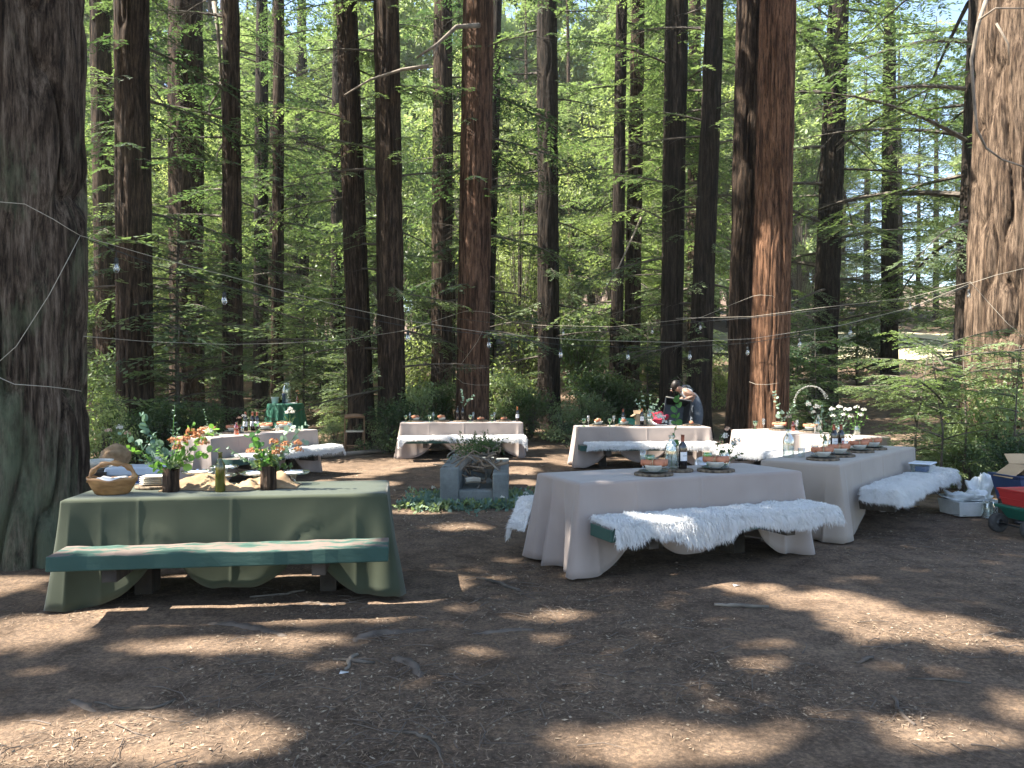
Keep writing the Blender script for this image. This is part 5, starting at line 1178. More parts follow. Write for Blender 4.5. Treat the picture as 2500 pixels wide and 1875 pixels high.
    tag(ob('leaf_garland', polys(cols[0]), M['sage'], smooth=False), 'silvery green eucalyptus garland laid round the foot of the fire pit', 'garland')
    tag(ob('leaf_garland', polys(cols[1]), M['leaf_bay'], smooth=False), 'darker green leaves mixed through the silvery garland round the fire pit', 'garland')
    for k, (dx, dy, lb) in enumerate([(.36, -.12, 'white rose in the garland before the right front corner of the fire pit'), (-.60, .8, 'white rose in the garland left of the fire pit'), (.66, .25, 'cream rose in the garland right of the fire pit')]):
        tag(ob('rose', polys(blossom(rg, (0, 0, 0), .04, 26)), M['petal'], loc=(x+dx, y+dy, .13), smooth=False), lb, 'flower')
firepit()
# ---------------------------------------------------------------- round drinks table
def round_table():
    p = P(617*DS, 960, 20.0); x, y = p.x, 20.0; zt = .76; R = .45; g0 = float(ground_z(x, y)); zg = g0
    e = thing('round_table', 'small round drinks table under a dark green cloth', 'table', (x, y, zg)); ob('tabletop', lathe([(0, zt-.03), (R-.01, zt-.03), (R-.01, zt-.01), (0, zt-.01)], 36), M['wood_dark'], e)
    for a in range(4): ob('leg', tube([(.25*math.cos(a*1.57), .25*math.sin(a*1.57), 0), (.2*math.cos(a*1.57), .2*math.sin(a*1.57), zt-.03)], .018, 8), M['wood_dark'], e)
    V = []; Fc = []; n = 160; rows = [0, .04, .12, .25, .45, .65, .85, 1]
    V.append((0, 0, zt)); 
    for k in range(n): a = 2*math.pi*k/n; V.append((R*.97*math.cos(a), R*.97*math.sin(a), zt))
    for q in rows:
        for k in range(n):
            a = 2*math.pi*k/n; r = R+.10*q+.035*q**.7*math.sin(a*15+1.5*math.sin(a*3))+.01*q*math.sin(a*37); V.append((r*math.cos(a), r*math.sin(a), zt-.008-q*(zt-.02)))
    Fc = [(0, 1+k, 1+(k+1) % n) for k in range(n)]+[(1+r*n+k, 1+(r+1)*n+k, 1+(r+1)*n+(k+1) % n, 1+r*n+(k+1) % n) for r in range(len(rows)) for k in range(n)]
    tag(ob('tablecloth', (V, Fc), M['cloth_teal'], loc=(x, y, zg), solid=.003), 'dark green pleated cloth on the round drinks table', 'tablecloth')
    t = zg+zt+.004
    d = thing('drink_dispenser', 'tall glass drinks dispenser on the round table', 'dispenser', (x+.0, y+.1, t))
    ob('jar', lathe([(0, .10), (.10, .10), (.115, .12), (.12, .42), (.09, .46), (.085, .48), (.08, .48), (.085, .455), (.113, .415), (.108, .125), (0, .115)], 30), M['glass'], d)
    ob('lid', lathe([(.09, .48), (.092, .50), (.06, .53), (.0, .54)], 24), M['glass'], d); ob('stand', lathe([(.09, 0), (.10, 0), (.105, .10), (.0, .10)], 24), M['metal'], d); ob('tap', tube([(0, -.11, .15), (0, -.16, .15), (0, -.165, .11)], .012, 8), M['metal'], d)
    ob('water', lathe([(0, .117), (.105, .127), (.11, .36), (0, .36)], 24), mat('cloudy lemonade', (.30, .33, .27), (.42, .44, .34), .2, 9), d)
    b = thing('white_planter', 'white enamel bucket holding a small plant on the round table', 'bucket', (x-.24, y-.12, t)); ob('bucket', lathe([(0, 0), (.075, 0), (.10, .16), (.105, .165), (.097, .165), (.073, .01), (0, .01)], 28), M['enamel'], b)
    rg = np.random.default_rng(4); L = []
    for k in range(8): L += stemleaves(rg, (0, 0, .12), (rg.uniform(-.1, .1), rg.uniform(-.1, .1), .27), 6, .05, .5, .2, .8, False)[1]
    ob('plant', polys(L), M['leaf_bay'], b, smooth=False)
    tag(ob('canister', lathe([(0, 0), (.045, 0), (.045, .22), (.047, .225), (.047, .25), (.03, .26), (0, .26)], 24), M['navy'], loc=(x+.02, y-.22, t)), 'tall dark blue canister in front of the drinks dispenser', 'canister')
    tag(ob('paper_tray', J(box(-.14, .14, -.07, .07, 0, .012), box(-.05, .09, -.04, .05, .012, .02)), M['paper'], loc=(x+.19, y-.15, t), rz=.1, bevel=.003), 'flat white tray of papers at the right of the round table', 'tray')
    item('amber2', None, (x+.30, y+.02, t), 'amber bottle of orange flowers at the right edge of the round table', 'bottle')
    bouquet('orange_sprig', 'orange flowers in the amber bottle on the round table', (x+.30, y+.02, t+.02), [((.05, 0, .3), 6, .05, .5, False, 'leaf_bay'), ((-.06, 0, .26), 6, .05, .5, False, 'leaf_bay')], [((0, 0, .28), .05), ((.04, 0, .22), .04)], seed=30)
round_table()
def chair():
    p = P(766*DS, 1090, 16.9); e = thing('folding_chair', 'brown wooden folding chair with a pale seat pad standing alone', 'chair', (p.x, 16.9, float(ground_z(p.x, 16.9))), math.radians(12)); m = M['chairwood']; w_ = .21
    for s in (-1, 1):
        ob('front_leg', tube([(s*w_, -.20, 0), (s*w_, -.02, .42), (s*w_, .14, .80)], .016, 6), m, e); ob('rear_leg', tube([(s*(w_-.03), .22, 0), (s*(w_-.03), -.12, .44)], .015, 6), m, e)
    ob('backrest', tube([(-w_, .14, .76), (0, .165, .78), (w_, .14, .76)], .05, 8), m, e).scale = (1, .55, 1)
    ob('seat', box(-w_+.02, w_-.02, -.18, .20, .43, .46), M['pad'], e, bevel=.01)
    ob('stretcher', tube([(-w_, -.14, .14), (w_, -.14, .14)], .013, 6), m, e); ob('stretcher', tube([(-w_+.03, .19, .08), (w_-.03, .19, .08)], .012, 6), m, e)
chair()
# ---------------------------------------------------------------- person with tote
def skin_fig(name, verts, edges, rad, m, parent, sub=2):
    me_ = bpy.data.meshes.new(name); me_.from_pydata(verts, edges, []); me_.materials.append(m); o = link(name, me_, parent)
    s = o.modifiers.new('skin', 'SKIN'); s.use_smooth_shade = True
    for v, r in zip(me_.skin_vertices[0].data, rad): v.radius = (r, r) if isinstance(r, (int, float)) else r
    me_.skin_vertices[0].data[0].use_root = True
    u = o.modifiers.new('sub', 'SUBSURF'); u.levels = sub; u.render_levels = sub; return o
def person():
    X, Y = P(1690, 0, 16.4).x, 16.4; g = float(ground_z(X, Y))
    e = thing('person', 'person in grey overalls and pale sleeveless shirt bending over a black tote they hold', 'person', (X, Y, g))
    # x to the right of the picture; figure faces left, bending forward
    pel = (0.13, 0, .97); wa = (.04, 0, 1.10); ch = (-.11, 0, 1.23); nk = (-.235, 0, 1.32); hd0 = (-.295, -.01, 1.35); hd1 = (-.35, -.02, 1.355)
    V = [pel, wa, ch, nk, hd0, hd1]; Ed = [(0, 1), (1, 2), (2, 3), (3, 4), (4, 5)]; R = [.135, .125, .14, .055, .075, .085]
    for s in (-1, 1):
        n = len(V); V += [(.10, s*.10, .92), (.06, s*.11, .50), (.13, s*.12, .10), (.03, s*.12, .035)]; Ed += [(0, n), (n, n+1), (n+1, n+2), (n+2, n+3)]; R += [.10, .065, .042, .035]
        n = len(V); V += [(-.15, s*.17, 1.28), (.0 if s < 0 else -.06, s*.23, 1.20), (-.19, s*.17, 1.12), (-.275, s*.15, 1.10)]; Ed += [(2, n), (n, n+1), (n+1, n+2), (n+2, n+3)]; R += [.06, .042, .030, .026]
    skin_fig('body', V, Ed, R, M['skin'], e)
    # fingers curled over the tote rim
    for s in (-1, 1):
        for k in range(4):
            bx, by = -.285-.004*k, s*.15+(k-1.5)*.020
            ob('finger', tube([(bx, by, 1.105), (bx-.045, by, 1.10), (bx-.068, by, 1.078), (bx-.068, by, 1.052+.004*k)], [.010, .010, .009, .007], 8), M['skin'], e)
        ob('thumb', tube([(-.27, s*.15-s*.035, 1.10), (-.295, s*.10, 1.085), (-.305, s*.09, 1.06)], [.012, .011, .009], 8), M['skin'], e)
    e.scale = (1.05, 1.05, 1.05)
    # clothes follow the body
    Vo = [(.13, 0, .99), (.04, 0, 1.11), (-.09, 0, 1.21)]; Eo = [(0, 1), (1, 2)]; Ro = [.158, .145, .15]
    for s in (-1, 1): n = len(Vo); Vo += [(.10, s*.10, .90), (.065, s*.11, .50), (.125, s*.12, .12)]; Eo += [(0, n), (n, n+1), (n+1, n+2)]; Ro += [.125, .098, .085]
    skin_fig('overalls', Vo, Eo, Ro, M['overall'], e)
    skin_fig('shirt', [(-.05, 0, 1.18), (-.12, 0, 1.25), (-.20, 0, 1.30), (-.15, -.15, 1.28), (-.15, .15, 1.28)], [(0, 1), (1, 2), (1, 3), (1, 4)], [.145, .148, .075, .075, .075], M['shirt'], e)
    for s in (-1, 1):
        ob('overall_strap', tube([(.0, s*.09, 1.30), (-.08, s*.085, 1.385), (-.17, s*.08, 1.405), (-.25, s*.08, 1.27)], .013, 6), M['overall'], e)
        ob('shoe', T(lathe([(0, 0), (.05, .005), (.055, .03), (.035, .06), (0, .07)], 16), (.02, s*.12, -.01), 0, 0, 0, (2.2, 1, 1)), M['black'], e)
    ob('hair', T(lathe([(0, -.10), (.06, -.085), (.10, -.03), (.105, .03), (.075, .08), (0, .10)], 20), (-.345, -.01, 1.415), 0, 0, -1.1, (1, .9, .85)), M['hair'], e)
    ob('hair_bun', T(lathe([(0, -.04), (.035, -.025), (.045, 0), (.03, .03), (0, .04)], 14), (-.27, 0, 1.47)), M['hair'], e)
    ob('nose', T(lathe([(0, .03), (.012, .005), (.014, -.008), (0, -.014)], 8), (-.425, -.02, 1.30), 0, 0, -1.6), M['skin'], e)
    for s in (-1, 1):
        ob('eye', T(lathe([(0, -.008), (.008, 0), (0, .008)], 8), (-.43, -.02+s*.03, 1.335)), M['white'], e); ob('ear', T(lathe([(0, -.025), (.012, 0), (0, .025)], 8), (-.315, s*.088-.01, 1.345)), M['skin'], e)
    ob('mouth', T(box(-.004, .004, -.022, .022, -.003, .003), (-.405, -.02, 1.272)), M['napkin'], e, bevel=.002)
    # tote, its open mouth tipped toward the camera
    t = thing('black_tote', 'black plastic tote tipped up on its end in the hands of the bending person', 'tote', (X-.42, Y-.16, g+.46))
    g_ = T(frustum(.46, .30, .52, .62, 0, .0, 0), (0, 0, 0)); g_ = frustum(.44, .56, .52, .66, 0, .34, .015)
    o = ob('bin', T(g_, (0, 0, 0), 0, math.radians(78), 0), M['black'], t, smooth=False, bevel=.01, loc=(0, .1, .33)); o.rotation_euler = (0, math.radians(9), 0)
    rim = [(-.27, .34), (.27, .34), (.27, -.34), (-.27, -.34)]; V = [Vector((a, -.36, b)) for a, b in rim]
    c_ = math.radians(-12); pts = [(v.x, -.335+(-.0)*1-.07*v.z/.34*0-.21*math.tan(math.radians(12))*v.z/.34*0, v.z) for v in V]
    o2 = ob('rim', J(*[T(tube([pts[i], pts[(i+1) % 4]], .014, 6), (0, 0, 0), 0, math.radians(-12), 0) for i in range(4)]), M['black'], t, loc=(0, .1, .33)); o2.rotation_euler = (0, math.radians(9), 0)
    o3 = ob('top_edge', T(tube([(-.27, -.335, .345), (.27, -.335, .345)], .016, 8), (0, 0, 0), 0, math.radians(-12), 0), M['pad'], t, loc=(0, .1, .33)); o3.rotation_euler = (0, math.radians(9), 0)
person()
# boxes and bags behind the far table
def openbox(name, label, cat, loc, rz, w_, d, h, m, flaps=True, group=None, t=.008):
    e = thing(name, label, cat, loc, rz, group); ob('box', frustum(w_, d, w_, d, 0, h, t), m, e, smooth=False)
    if flaps:
        ob('flap', T(box(-w_/2, w_/2, 0, d*.45, 0, .005), (0, d/2, h), 0, .9), m, e, smooth=False); ob('flap', T(box(0, w_*.45, -d/2, d/2, 0, .005), (w_/2, 0, h), 0, 0, .5), m, e, smooth=False); ob('flap', T(box(-w_*.45, 0, -d/2, d/2, 0, .005), (-w_/2, 0, h), 0, 0, -.6), m, e, smooth=False)
    return e
Yb = 15.9; gb = float(ground_z(2.6, Yb))
tX = lambda px, y=Yb: (px-1250)/F*y
side = thing('bench_table', 'low weathered bench piled with boxes behind the far table', 'bench', (tX(1580), Yb+.3, gb), 0)
ob('top', box(-.95, .95, -.3, .3, .50, .56), M['wood_dark'], side, smooth=False, bevel=.01)
for s in (-1, 1): ob('leg', box(s*.8-.05, s*.8+.05, -.2, .2, 0, .50), M['wood_dark'], side, smooth=False)
zz = gb+.561
openbox('green_crate', 'dark green crate behind the far table', 'crate', (tX(1543), Yb+.35, zz), .05, .42, .3, .24, M['greenplastic'], False)
tag(ob('grey_box', frustum(.30, .2, .30, .2, 0, .10, 0), M['enamel'], loc=(tX(1547), Yb+.08, zz), bevel=.006, smooth=False), 'flat grey-blue box before the dark green crate', 'box')
openbox('cardboard_box', 'upright brown cardboard box beside the copper-necked bottle behind the far table', 'box', (tX(1566), Yb+.2, zz), .1, .2, .2, .34, M['card'])
openbox('white_carton', 'white carton with an open lid under the red bag', 'box', (tX(1608), Yb+.15, zz), 0, .34, .25, .13, M['white'])
def lump(name, label, cat, loc, sx, sy, sz, m, seed, amp=.3, group=None):
    V = []; Fc = []; n, k = 24, 14
    for j in range(k+1):
        for i in range(n):
            a = 2*math.pi*i/n; b = math.pi*j/k; r = 1+amp*(float(vn(i/n*8, j*.6, seed, 8))-.5)*2*math.sin(b)+amp*.5*(float(vn(i/n*16, j*1.3, seed+3, 16))-.5)
            V.append((sx*r*math.sin(b)*math.cos(a), sy*r*math.sin(b)*math.sin(a), sz*(1-math.cos(b))*r*.5))
    Fc = [(j*n+i, j*n+(i+1) % n, (j+1)*n+(i+1) % n, (j+1)*n+i) for j in range(k) for i in range(n)]
    return tag(ob(name, (V, Fc), m, loc=loc, sub=1), label, cat, group)
lump('red_bag', 'crumpled crimson cloth bag on the boxes left of the black tote', 'bag', (tX(1613), Yb+.2, zz+.14), .17, .13, .24, M['ruby'], 5, .5)
lump('black_bag', 'small black bag between the red bag and the black tote', 'bag', (tX(1625), Yb+.3, zz+.05), .09, .1, .26, M['black'], 9, .3)
# bags on the ground between the tables
p = GP(1720, 1180); lump('silver_bag', 'shiny silver insulated bag slumped on the ground between the far and nearest tables', 'bag', (2.75, 10.6, 0), .28, .2, .52, M['metal'], 12, .45)
openbox('cardboard_box', 'open orange-brown cardboard box on the ground before the silver bag', 'box', (2.15, 10.2, 0), .3, .42, .32, .26, M['card'])
lump('dark_bag', 'small dark bag on the ground left of the bright table', 'bag', (3.25, 10.4, 0), .2, .16, .40, M['black'], 17, .35)
# ---------------------------------------------------------------- right edge: wagon, totes, boxes
def wagon():
    y = 6.75; x = tX(2425, y); x = 4.33
    e = thing('garden_wagon', 'green plastic garden cart with a red bin at the right edge', 'cart', (5.46, 7.95, 0), math.radians(8)); e.scale = (.78, .78, .78)
    tray = frustum(.62, .42, .84, .54, .20, .36, .03); ob('tray', tray, M['greenplastic'], e, smooth=False, bevel=.015)
    ob('tray_rim', frustum(.88, .58, .90, .60, .345, .385, .04), M['greenplastic'], e, smooth=False, bevel=.01)
    for s in (-1, 1):
        for u in (-1, 1):
            w_ = ob('wheel', T(lathe([(.03, -.045), (.11, -.045), (.128, -.03), (.13, 0), (.128, .03), (.11, .045), (.03, .045)], 32), (s*.40, u*.27, .13), 0, math.radians(90), 0), M['rubber'], e)
            ob('hub', T(lathe([(0, -.05), (.05, -.05), (.055, -.04), (.03, -.03)], 20), (s*.40, u*.27, .13), 0, math.radians(-90*u), 0), M['black'], w_)
    ob('axle', J(tube([(-.40, -.25, .13), (-.40, .25, .13)], .012, 6), tube([(.40, -.25, .13), (.40, .25, .13)], .012, 6), box(-.36, .36, -.05, .05, .16, .20)), M['black'], e)
    b = thing('red_bin', 'red plastic bin sitting in the green cart', 'bin', (5.46, 7.95, .302), math.radians(8)); b.scale = (.78, .78, .85); ob('bin', frustum(.74, .46, .82, .54, 0, .18, .014), M['red'], b, smooth=False, bevel=.02)
    ob('rim', frustum(.83, .55, .85, .57, .165, .20, .03), M['red'], b, smooth=False, bevel=.01); ob('groove', frustum(.79, .51, .795, .515, .07, .085, 0), M['red'], b, smooth=False)
    t = thing('blue_tote', 'navy blue plastic tote with rim standing behind the red cart', 'tote', (5.86, 8.65, .25), math.radians(6)); t.scale = (.88, .88, .95); ob('bin', frustum(.66, .44, .80, .52, 0, .30, .012), M['navy'], t, smooth=False, bevel=.015)
    ob('rim', frustum(.81, .53, .85, .57, .28, .315, .03), M['navy'], t, smooth=False, bevel=.008)
    k = thing('wooden_crate', 'dark wooden crate carrying the navy tote', 'crate', (5.86, 8.65, 0), math.radians(6)); ob('crate', frustum(.55, .4, .55, .4, 0, .248, .02), M['wood_dark'], k, smooth=False)
    c = openbox('cardboard_box', 'printed brown wine carton standing open in the navy tote', 'box', (5.94, 8.65, .30), math.radians(4), .52, .30, .35, M['card'])
    def text(body, size, loc, m, parent, nm='printed_text', rz=0):
        cu = bpy.data.curves.new(nm, 'FONT'); cu.body = body; cu.size = size; cu.extrude = .0006; cu.materials.append(m); tmp = bpy.data.objects.new(nm, cu); ms = bpy.data.meshes.new_from_object(tmp); bpy.data.objects.remove(tmp); o = link(nm, ms, parent, loc); o.rotation_euler = (math.radians(90), 0, rz)
        if not ms.materials: ms.materials.append(m)
        return o
    text('CHARLES SHAW', .06, (-.22, -.1535, .255), M['wood_dark'], c); ob('red_stamp', box(-.10, .10, -.1555, -.1535, .17, .22), M['ruby'], c, smooth=False); ob('stamp_line', box(-.08, .08, -.1572, -.1557, .19, .198), M['card'], c, smooth=False)
    tag(ob('paper_sheet', T(box(-.15, .15, -.1, .1, 0, .006), (0, 0, 0), .3, .5, -.35), M['enamel'], loc=(6.08, 8.65, .68), smooth=False), 'folded pale blue sheet sticking out of the wine carton', 'paper')
    return text
text = wagon()
e = thing('white_crate', 'low white box of crumpled plastic wrap on the ground left of the navy tote', 'box', (5.52, 9.25, 0), .1); ob('box', frustum(.56, .36, .60, .40, 0, .17, .01), M['plasticwhite'], e, smooth=False, bevel=.01); text('X E', .09, (.12, -.199, .04), M['wood_dark'], e)
for k, (dx, dz, s) in enumerate([(-.2, .14, .2), (.05, .15, .17)]): lump('plastic_bag', ['crumpled clear plastic wrap in the left of the white box', 'crumpled clear plastic wrap in the middle of the white box'][k], 'plastic wrap', (5.52+dx*.8, 9.25, dz), s*.8, .13, .13, M['plasticwhite'], 20+k, .6)
lump('plastic_bag', 'tall peaked clear plastic bag beside the white box', 'plastic wrap', (5.72, 9.4, .1), .15, .14, .34, M['plasticwhite'], 24, .6)
p = GP(2388, 1240); item('jar', None, (5.55, 8.98, 0), 'empty clear jar standing on the ground before the white box', 'jar', 'glass jars').scale = (1.4, 1.4, 1.4)
c = openbox('cardboard_box', 'small open cardboard box of glass jars under the end of the right bench', 'box', (5.0, 9.9, 0), .1, .26, .26, .27, M['card'])
for k in range(2): item('jar', None, (4.94+.12*k, 9.9, .16), ['left', 'right'][k]+' glass jar in the small cardboard box at the end of the right bench', 'jar', 'glass jars')
p = tpt('right', .62, -1.55, BENCH_Z+.05)
e = thing('glass_box', 'clear lidded plastic box resting on the white throw of the right bench', 'box', tuple(p), TB['right']['rz']); ob('box', frustum(.26, .19, .30, .22, 0, .10, .006), M['glass'], e, smooth=False); ob('lid', frustum(.32, .24, .31, .23, .10, .115, 0), M['enamel'], e, smooth=False, bevel=.004); ob('contents', box(-.1, .1, -.06, .06, .01, .07), M['blue'], e, smooth=False)
rgq = np.random.default_rng(8); L_ = []
for k in range(9): L_ += stemleaves(rgq, (0, 0, .02), (rgq.uniform(-.35, .35), rgq.uniform(-.1, .1), rgq.uniform(.1, .35)), 7, .07, .45, .3, .8, False)[1]
tag(ob('cut_greenery', polys(L_), M['sage'], loc=(5.1, 10.1, .28), smooth=False), 'pale cut greenery spilling at the end of the right bench', 'greenery')
# ---------------------------------------------------------------- left: cooler and burlap things
e = thing('cooler', 'blue cooler with a white lid on the ground behind the green table', 'cooler', (-4.02, 8.3, .25), .12)
ob('body', frustum(.52, .34, .58, .38, 0, .34, 0), M['blue'], e, smooth=False, bevel=.02); ob('lid', frustum(.60, .40, .57, .37, .342, .43, 0), M['enamel'], e, smooth=False, bevel=.02)
ob('handle', J(tube([(-.10, -.20, .10), (-.10, -.21, .26), (.12, -.21, .26), (.12, -.20, .10), (-.10, -.20, .10)], .012, 6)), M['white'], e)
e = thing('wooden_stool', 'low wooden stool carrying the blue cooler', 'stool', (-4.02, 8.3, 0), .12); ob('seat', box(-.3, .3, -.2, .2, .2, .248), M['wood_dark'], e, smooth=False)
for s in (-1, 1): ob('leg', box(s*.26-.03, s*.26+.03, -.18, .18, 0, .2), M['wood_dark'], e, smooth=False)
lump('burlap_sack', 'burlap-wrapped bucket behind the trunk at the left', 'bucket', (-5.35, 10.4, .42), .2, .2, .34, M['burlap'], 31, .2)
e = thing('small_table', 'small burlap-covered table beside the huge left trunk', 'table', (-5.15, 10.2, 0)); ob('cover', frustum(.75, .6, .68, .52, 0, .44, 0), M['burlap'], e, smooth=False, bevel=.03)
lump('burlap_sack', 'bulging burlap sack beside the blue cooler', 'sack', (-4.58, 8.7, 0), .22, .2, .58, M['burlap'], 33, .35)
item('bigbowl', lambda: (lambda e: (ob('dish', lathe([(0, 0), (.06, 0), (.12, .06), (.14, .11), (.13, .11), (.11, .06), (0, .012)], 28), M['cream'], e), e)[1])(E('serving_bowl')), (-4.42, 8.25, .64), 'cream serving bowl between the big trunk and the blue cooler', 'bowl')
item('bigbowl', None, (-4.60, 8.9, .52), 'second cream bowl behind the first, beside the big trunk', 'bowl')
e = thing('side_stand', 'small wooden stand under the cream serving bowl', 'stand', (-4.45, 8.25, 0)); ob('top', box(-.2, .2, -.2, .2, .60, .638), M['wood_dark'], e, smooth=False); ob('post', box(-.05, .05, -.05, .05, 0, .60), M['wood_dark'], e, smooth=False)
bouquet('bucket_flowers', 'peach and yellow flowers in the burlap-wrapped bucket', (-5.35, 10.4, .78), [((rx, 0, h), 6, .07, .5, False, 'leaf_bay') for rx, h in [(-.15, .2), (.1, .25), (0, .2), (.2, .12)]], [((-.1, 0, .14), .05, 'peach'), ((.05, 0, .18), .06, 'petal'), ((.15, 0, .1), .05, 'peach')], seed=34)
# ---------------------------------------------------------------- ropes and string lights
def q2(x, y, d): return P(x, y, d)
def rope(label, pts, r=.003, m='rope', cat='rope', group='ropes strung between the trees', nm='rope'):
    v = [Vector(p) for p in pts]; out = []
    for i in range(len(v)-1):
        for k in range(4): out.append(v[i].lerp(v[i+1], k/4))
    out.append(v[-1]); return tag(ob(nm, tube(out, r, 6), M[m]), label, cat, group)
A1 = [(196, 575, 6.8), (361, 623, 7.35), (553, 673, 8.0), (850, 752, 9.4), (988, 782, 9.9), (1192, 813, 10.6), (1415, 830, 11.2), (1650, 836, 11.8), (1834, 827, 12.1), (2053, 794, 12.2), (2219, 752, 12.2), (2369, 692, 12.1)]
rope('long pale rope sagging from the big left trunk across to the huge right trunk', [q2(*a) for a in A1])
rope('pale rope looped up round the big left trunk above the sagging rope', [q2(-10, 492, 6.38), q2(60, 498, 6.34), q2(130, 535, 6.42), q2(170, 560, 6.55), q2(196, 575, 6.8)])
rope('taut thin rope slanting down the front of the big left trunk', [q2(196, 575, 6.8), q2(165, 635, 6.52), q2(120, 720, 6.4), q2(40, 845, 6.34), q2(-10, 890, 6.36)])
rope('slack rope round the lower part of the big left trunk', [q2(-10, 918, 6.3), q2(35, 938, 6.28), q2(120, 944, 6.34), q2(170, 950, 6.5), q2(198, 955, 6.75)])
rope('faint rope running level from the left trunk to the rope-wrapped central trunk', [q2(*a) for a in [(204, 821, 6.95), (361, 834, 8.6), (553, 841, 10.4), (692, 838, 11.9), (850, 829, 13.6), (988, 807, 15.3), (1119, 765, 17.3)]])
rope('thin rope from the central trunk to the bright reddish trunk', [q2(*a) for a in [(1195, 762, 17.4), (1242, 784, 17), (1315, 794, 16.4), (1492, 798, 15.4), (1650, 782, 14.6), (1711, 775, 14.4), (1790, 742, 14.3), (1838, 723, 14.1), (1855, 720, 13.93), (1885, 722, 13.9), (1915, 742, 14.15), (1960, 760, 14.2)]])
rope('bright taut rope from the reddish trunk to the huge right trunk', [q2(*a) for a in [(1650, 777, 14.2), (1834, 773, 13.8), (1996, 752, 13.4), (2219, 727, 12.6), (2369, 688, 12.1)]])
rope('thin rope slanting over the huge right trunk', [q2(2369, 692, 12.1), q2(2430, 672, 11.9), q2(2500, 655, 11.8)]); rope('thin tail of rope falling across the huge right trunk', [q2(2369, 688, 11.9), q2(2410, 735, 11.95), q2(2460, 790, 11.82), q2(2510, 830, 11.82)])
rope('slack rope loop low across the huge right trunk', [q2(2425, 905, 11.7), q2(2460, 898, 11.7), q2(2510, 885, 11.7)])
rope('rope loop sagging round the lower reddish trunk', [q2(1829, 932, 14.1), q2(1845, 938, 13.93), q2(1875, 939, 13.87), q2(1900, 935, 13.95), q2(1914, 930, 14.15)])
rope('double rope loop round the lower part of the central trunk', [q2(1110, 898, 17.7), q2(1125, 899, 17.52), q2(1150, 899, 17.45), q2(1180, 898, 17.55), q2(1192, 897, 17.75)]); rope('sagging rope loop nearest the foot of the central trunk', [q2(1110, 918, 17.7), q2(1130, 935, 17.48), q2(1160, 940, 17.45), q2(1192, 940, 17.7)])
rope('diagonal rope crossing the front of the central trunk', [q2(1190, 785, 17.7), q2(1165, 835, 17.47), q2(1125, 890, 17.5)]); rope('rope passing high across the central trunk at the wrap', [q2(1117, 765, 17.7), q2(1140, 759, 17.48), q2(1170, 760, 17.48), q2(1196, 763, 17.7)])
# black light cable with bulbs
A2 = [(215, 585, 6.9), (284, 612, 7.05), (361, 640, 7.3), (543, 697, 8.1), (700, 737, 8.8), (850, 770, 9.5), (996, 797, 10.0), (1194, 818, 10.7), (1369, 842, 11.1), (1533, 848, 11.5), (1684, 846, 11.8), (1825, 838, 12.0), (1952, 818, 12.1), (2076, 790, 12.15), (2219, 756, 12.15), (2365, 698, 12.1)]
sl_ = thing('string_light', 'black cable of hanging light bulbs strung across the clearing below the long rope', 'string lights', tuple(q2(*A2[0])))
o0 = Vector(sl_.location)
def cab(pts, r=.006):
    v = [Vector(p)-o0 for p in pts]; out = []
    for i in range(len(v)-1):
        for k in range(4): out.append(v[i].lerp(v[i+1], k/4))
    return tube(out+[v[-1]], r, 6)
ob('cable', cab([q2(*a) for a in A2], .0045), M['cable'], sl_)
BULB = lathe([(0, -.125), (.012, -.122), (.026, -.105), (.030, -.08), (.022, -.05), (.014, -.035)], 16); SOCK = lathe([(.014, -.045), (.018, -.04), (.018, -.0), (.008, .012), (0, .012)], 12)
bm_, sm_ = me('bulb', BULB, True, [M['glass']]), me('socket', SOCK, True, [M['cable']]); fm_ = me('filament', tube([(0, 0, -.045), (.01, 0, -.075), (-.008, 0, -.09), (.0, 0, -.1)], .004, 5), True, [M['cream']])
def bulb(x, y, d, parent, off, drop=.0):
    p = q2(x, y, d)-off; s = link('socket', sm_, parent, p); b = link('bulb', bm_, s); link('filament', fm_, s)
    if drop: ob('wire', tube([(0, 0, .01), (0, 0, drop)], .003, 4), M['cable'], s)
for x, y, d, dr in [(284, 632, 6.95, .06), (548, 715, 8.1, .06), (996, 810, 10.0, .05), (1194, 828, 10.7, .05), (1369, 852, 11.1, .05), (1533, 858, 11.5, .05), (1684, 858, 11.8, .05), (1825, 848, 12.0, .05), (1952, 828, 12.1, .05), (2076, 800, 12.15, .05)]: bulb(x, y, d, sl_, o0, dr)
s2 = thing('string_light', 'far strand of small bulbs on a faint cable passing the bright reddish trunk', 'string lights', tuple(q2(1119, 778, 17.0))); o1 = Vector(s2.location)
B2 = [(1119, 778, 17.0), (1300, 800, 16.0), (1492, 803, 15.2), (1592, 797, 14.8), (1710, 785, 14.3), (1834, 776, 13.75), (1996, 758, 13.3), (2219, 733, 12.6), (2365, 700, 12.0)]
vv = [q2(*a)-o1 for a in B2]; ob('cable', tube(vv, .005, 5), M['cable'], s2)
for x, y, d in [(1592, 800, 14.8), (1710, 789, 14.3), (1375, 805, 15.6), (2222, 740, 12.6), (2365, 708, 12.0)]: bulb(x, y, d, s2, o1)
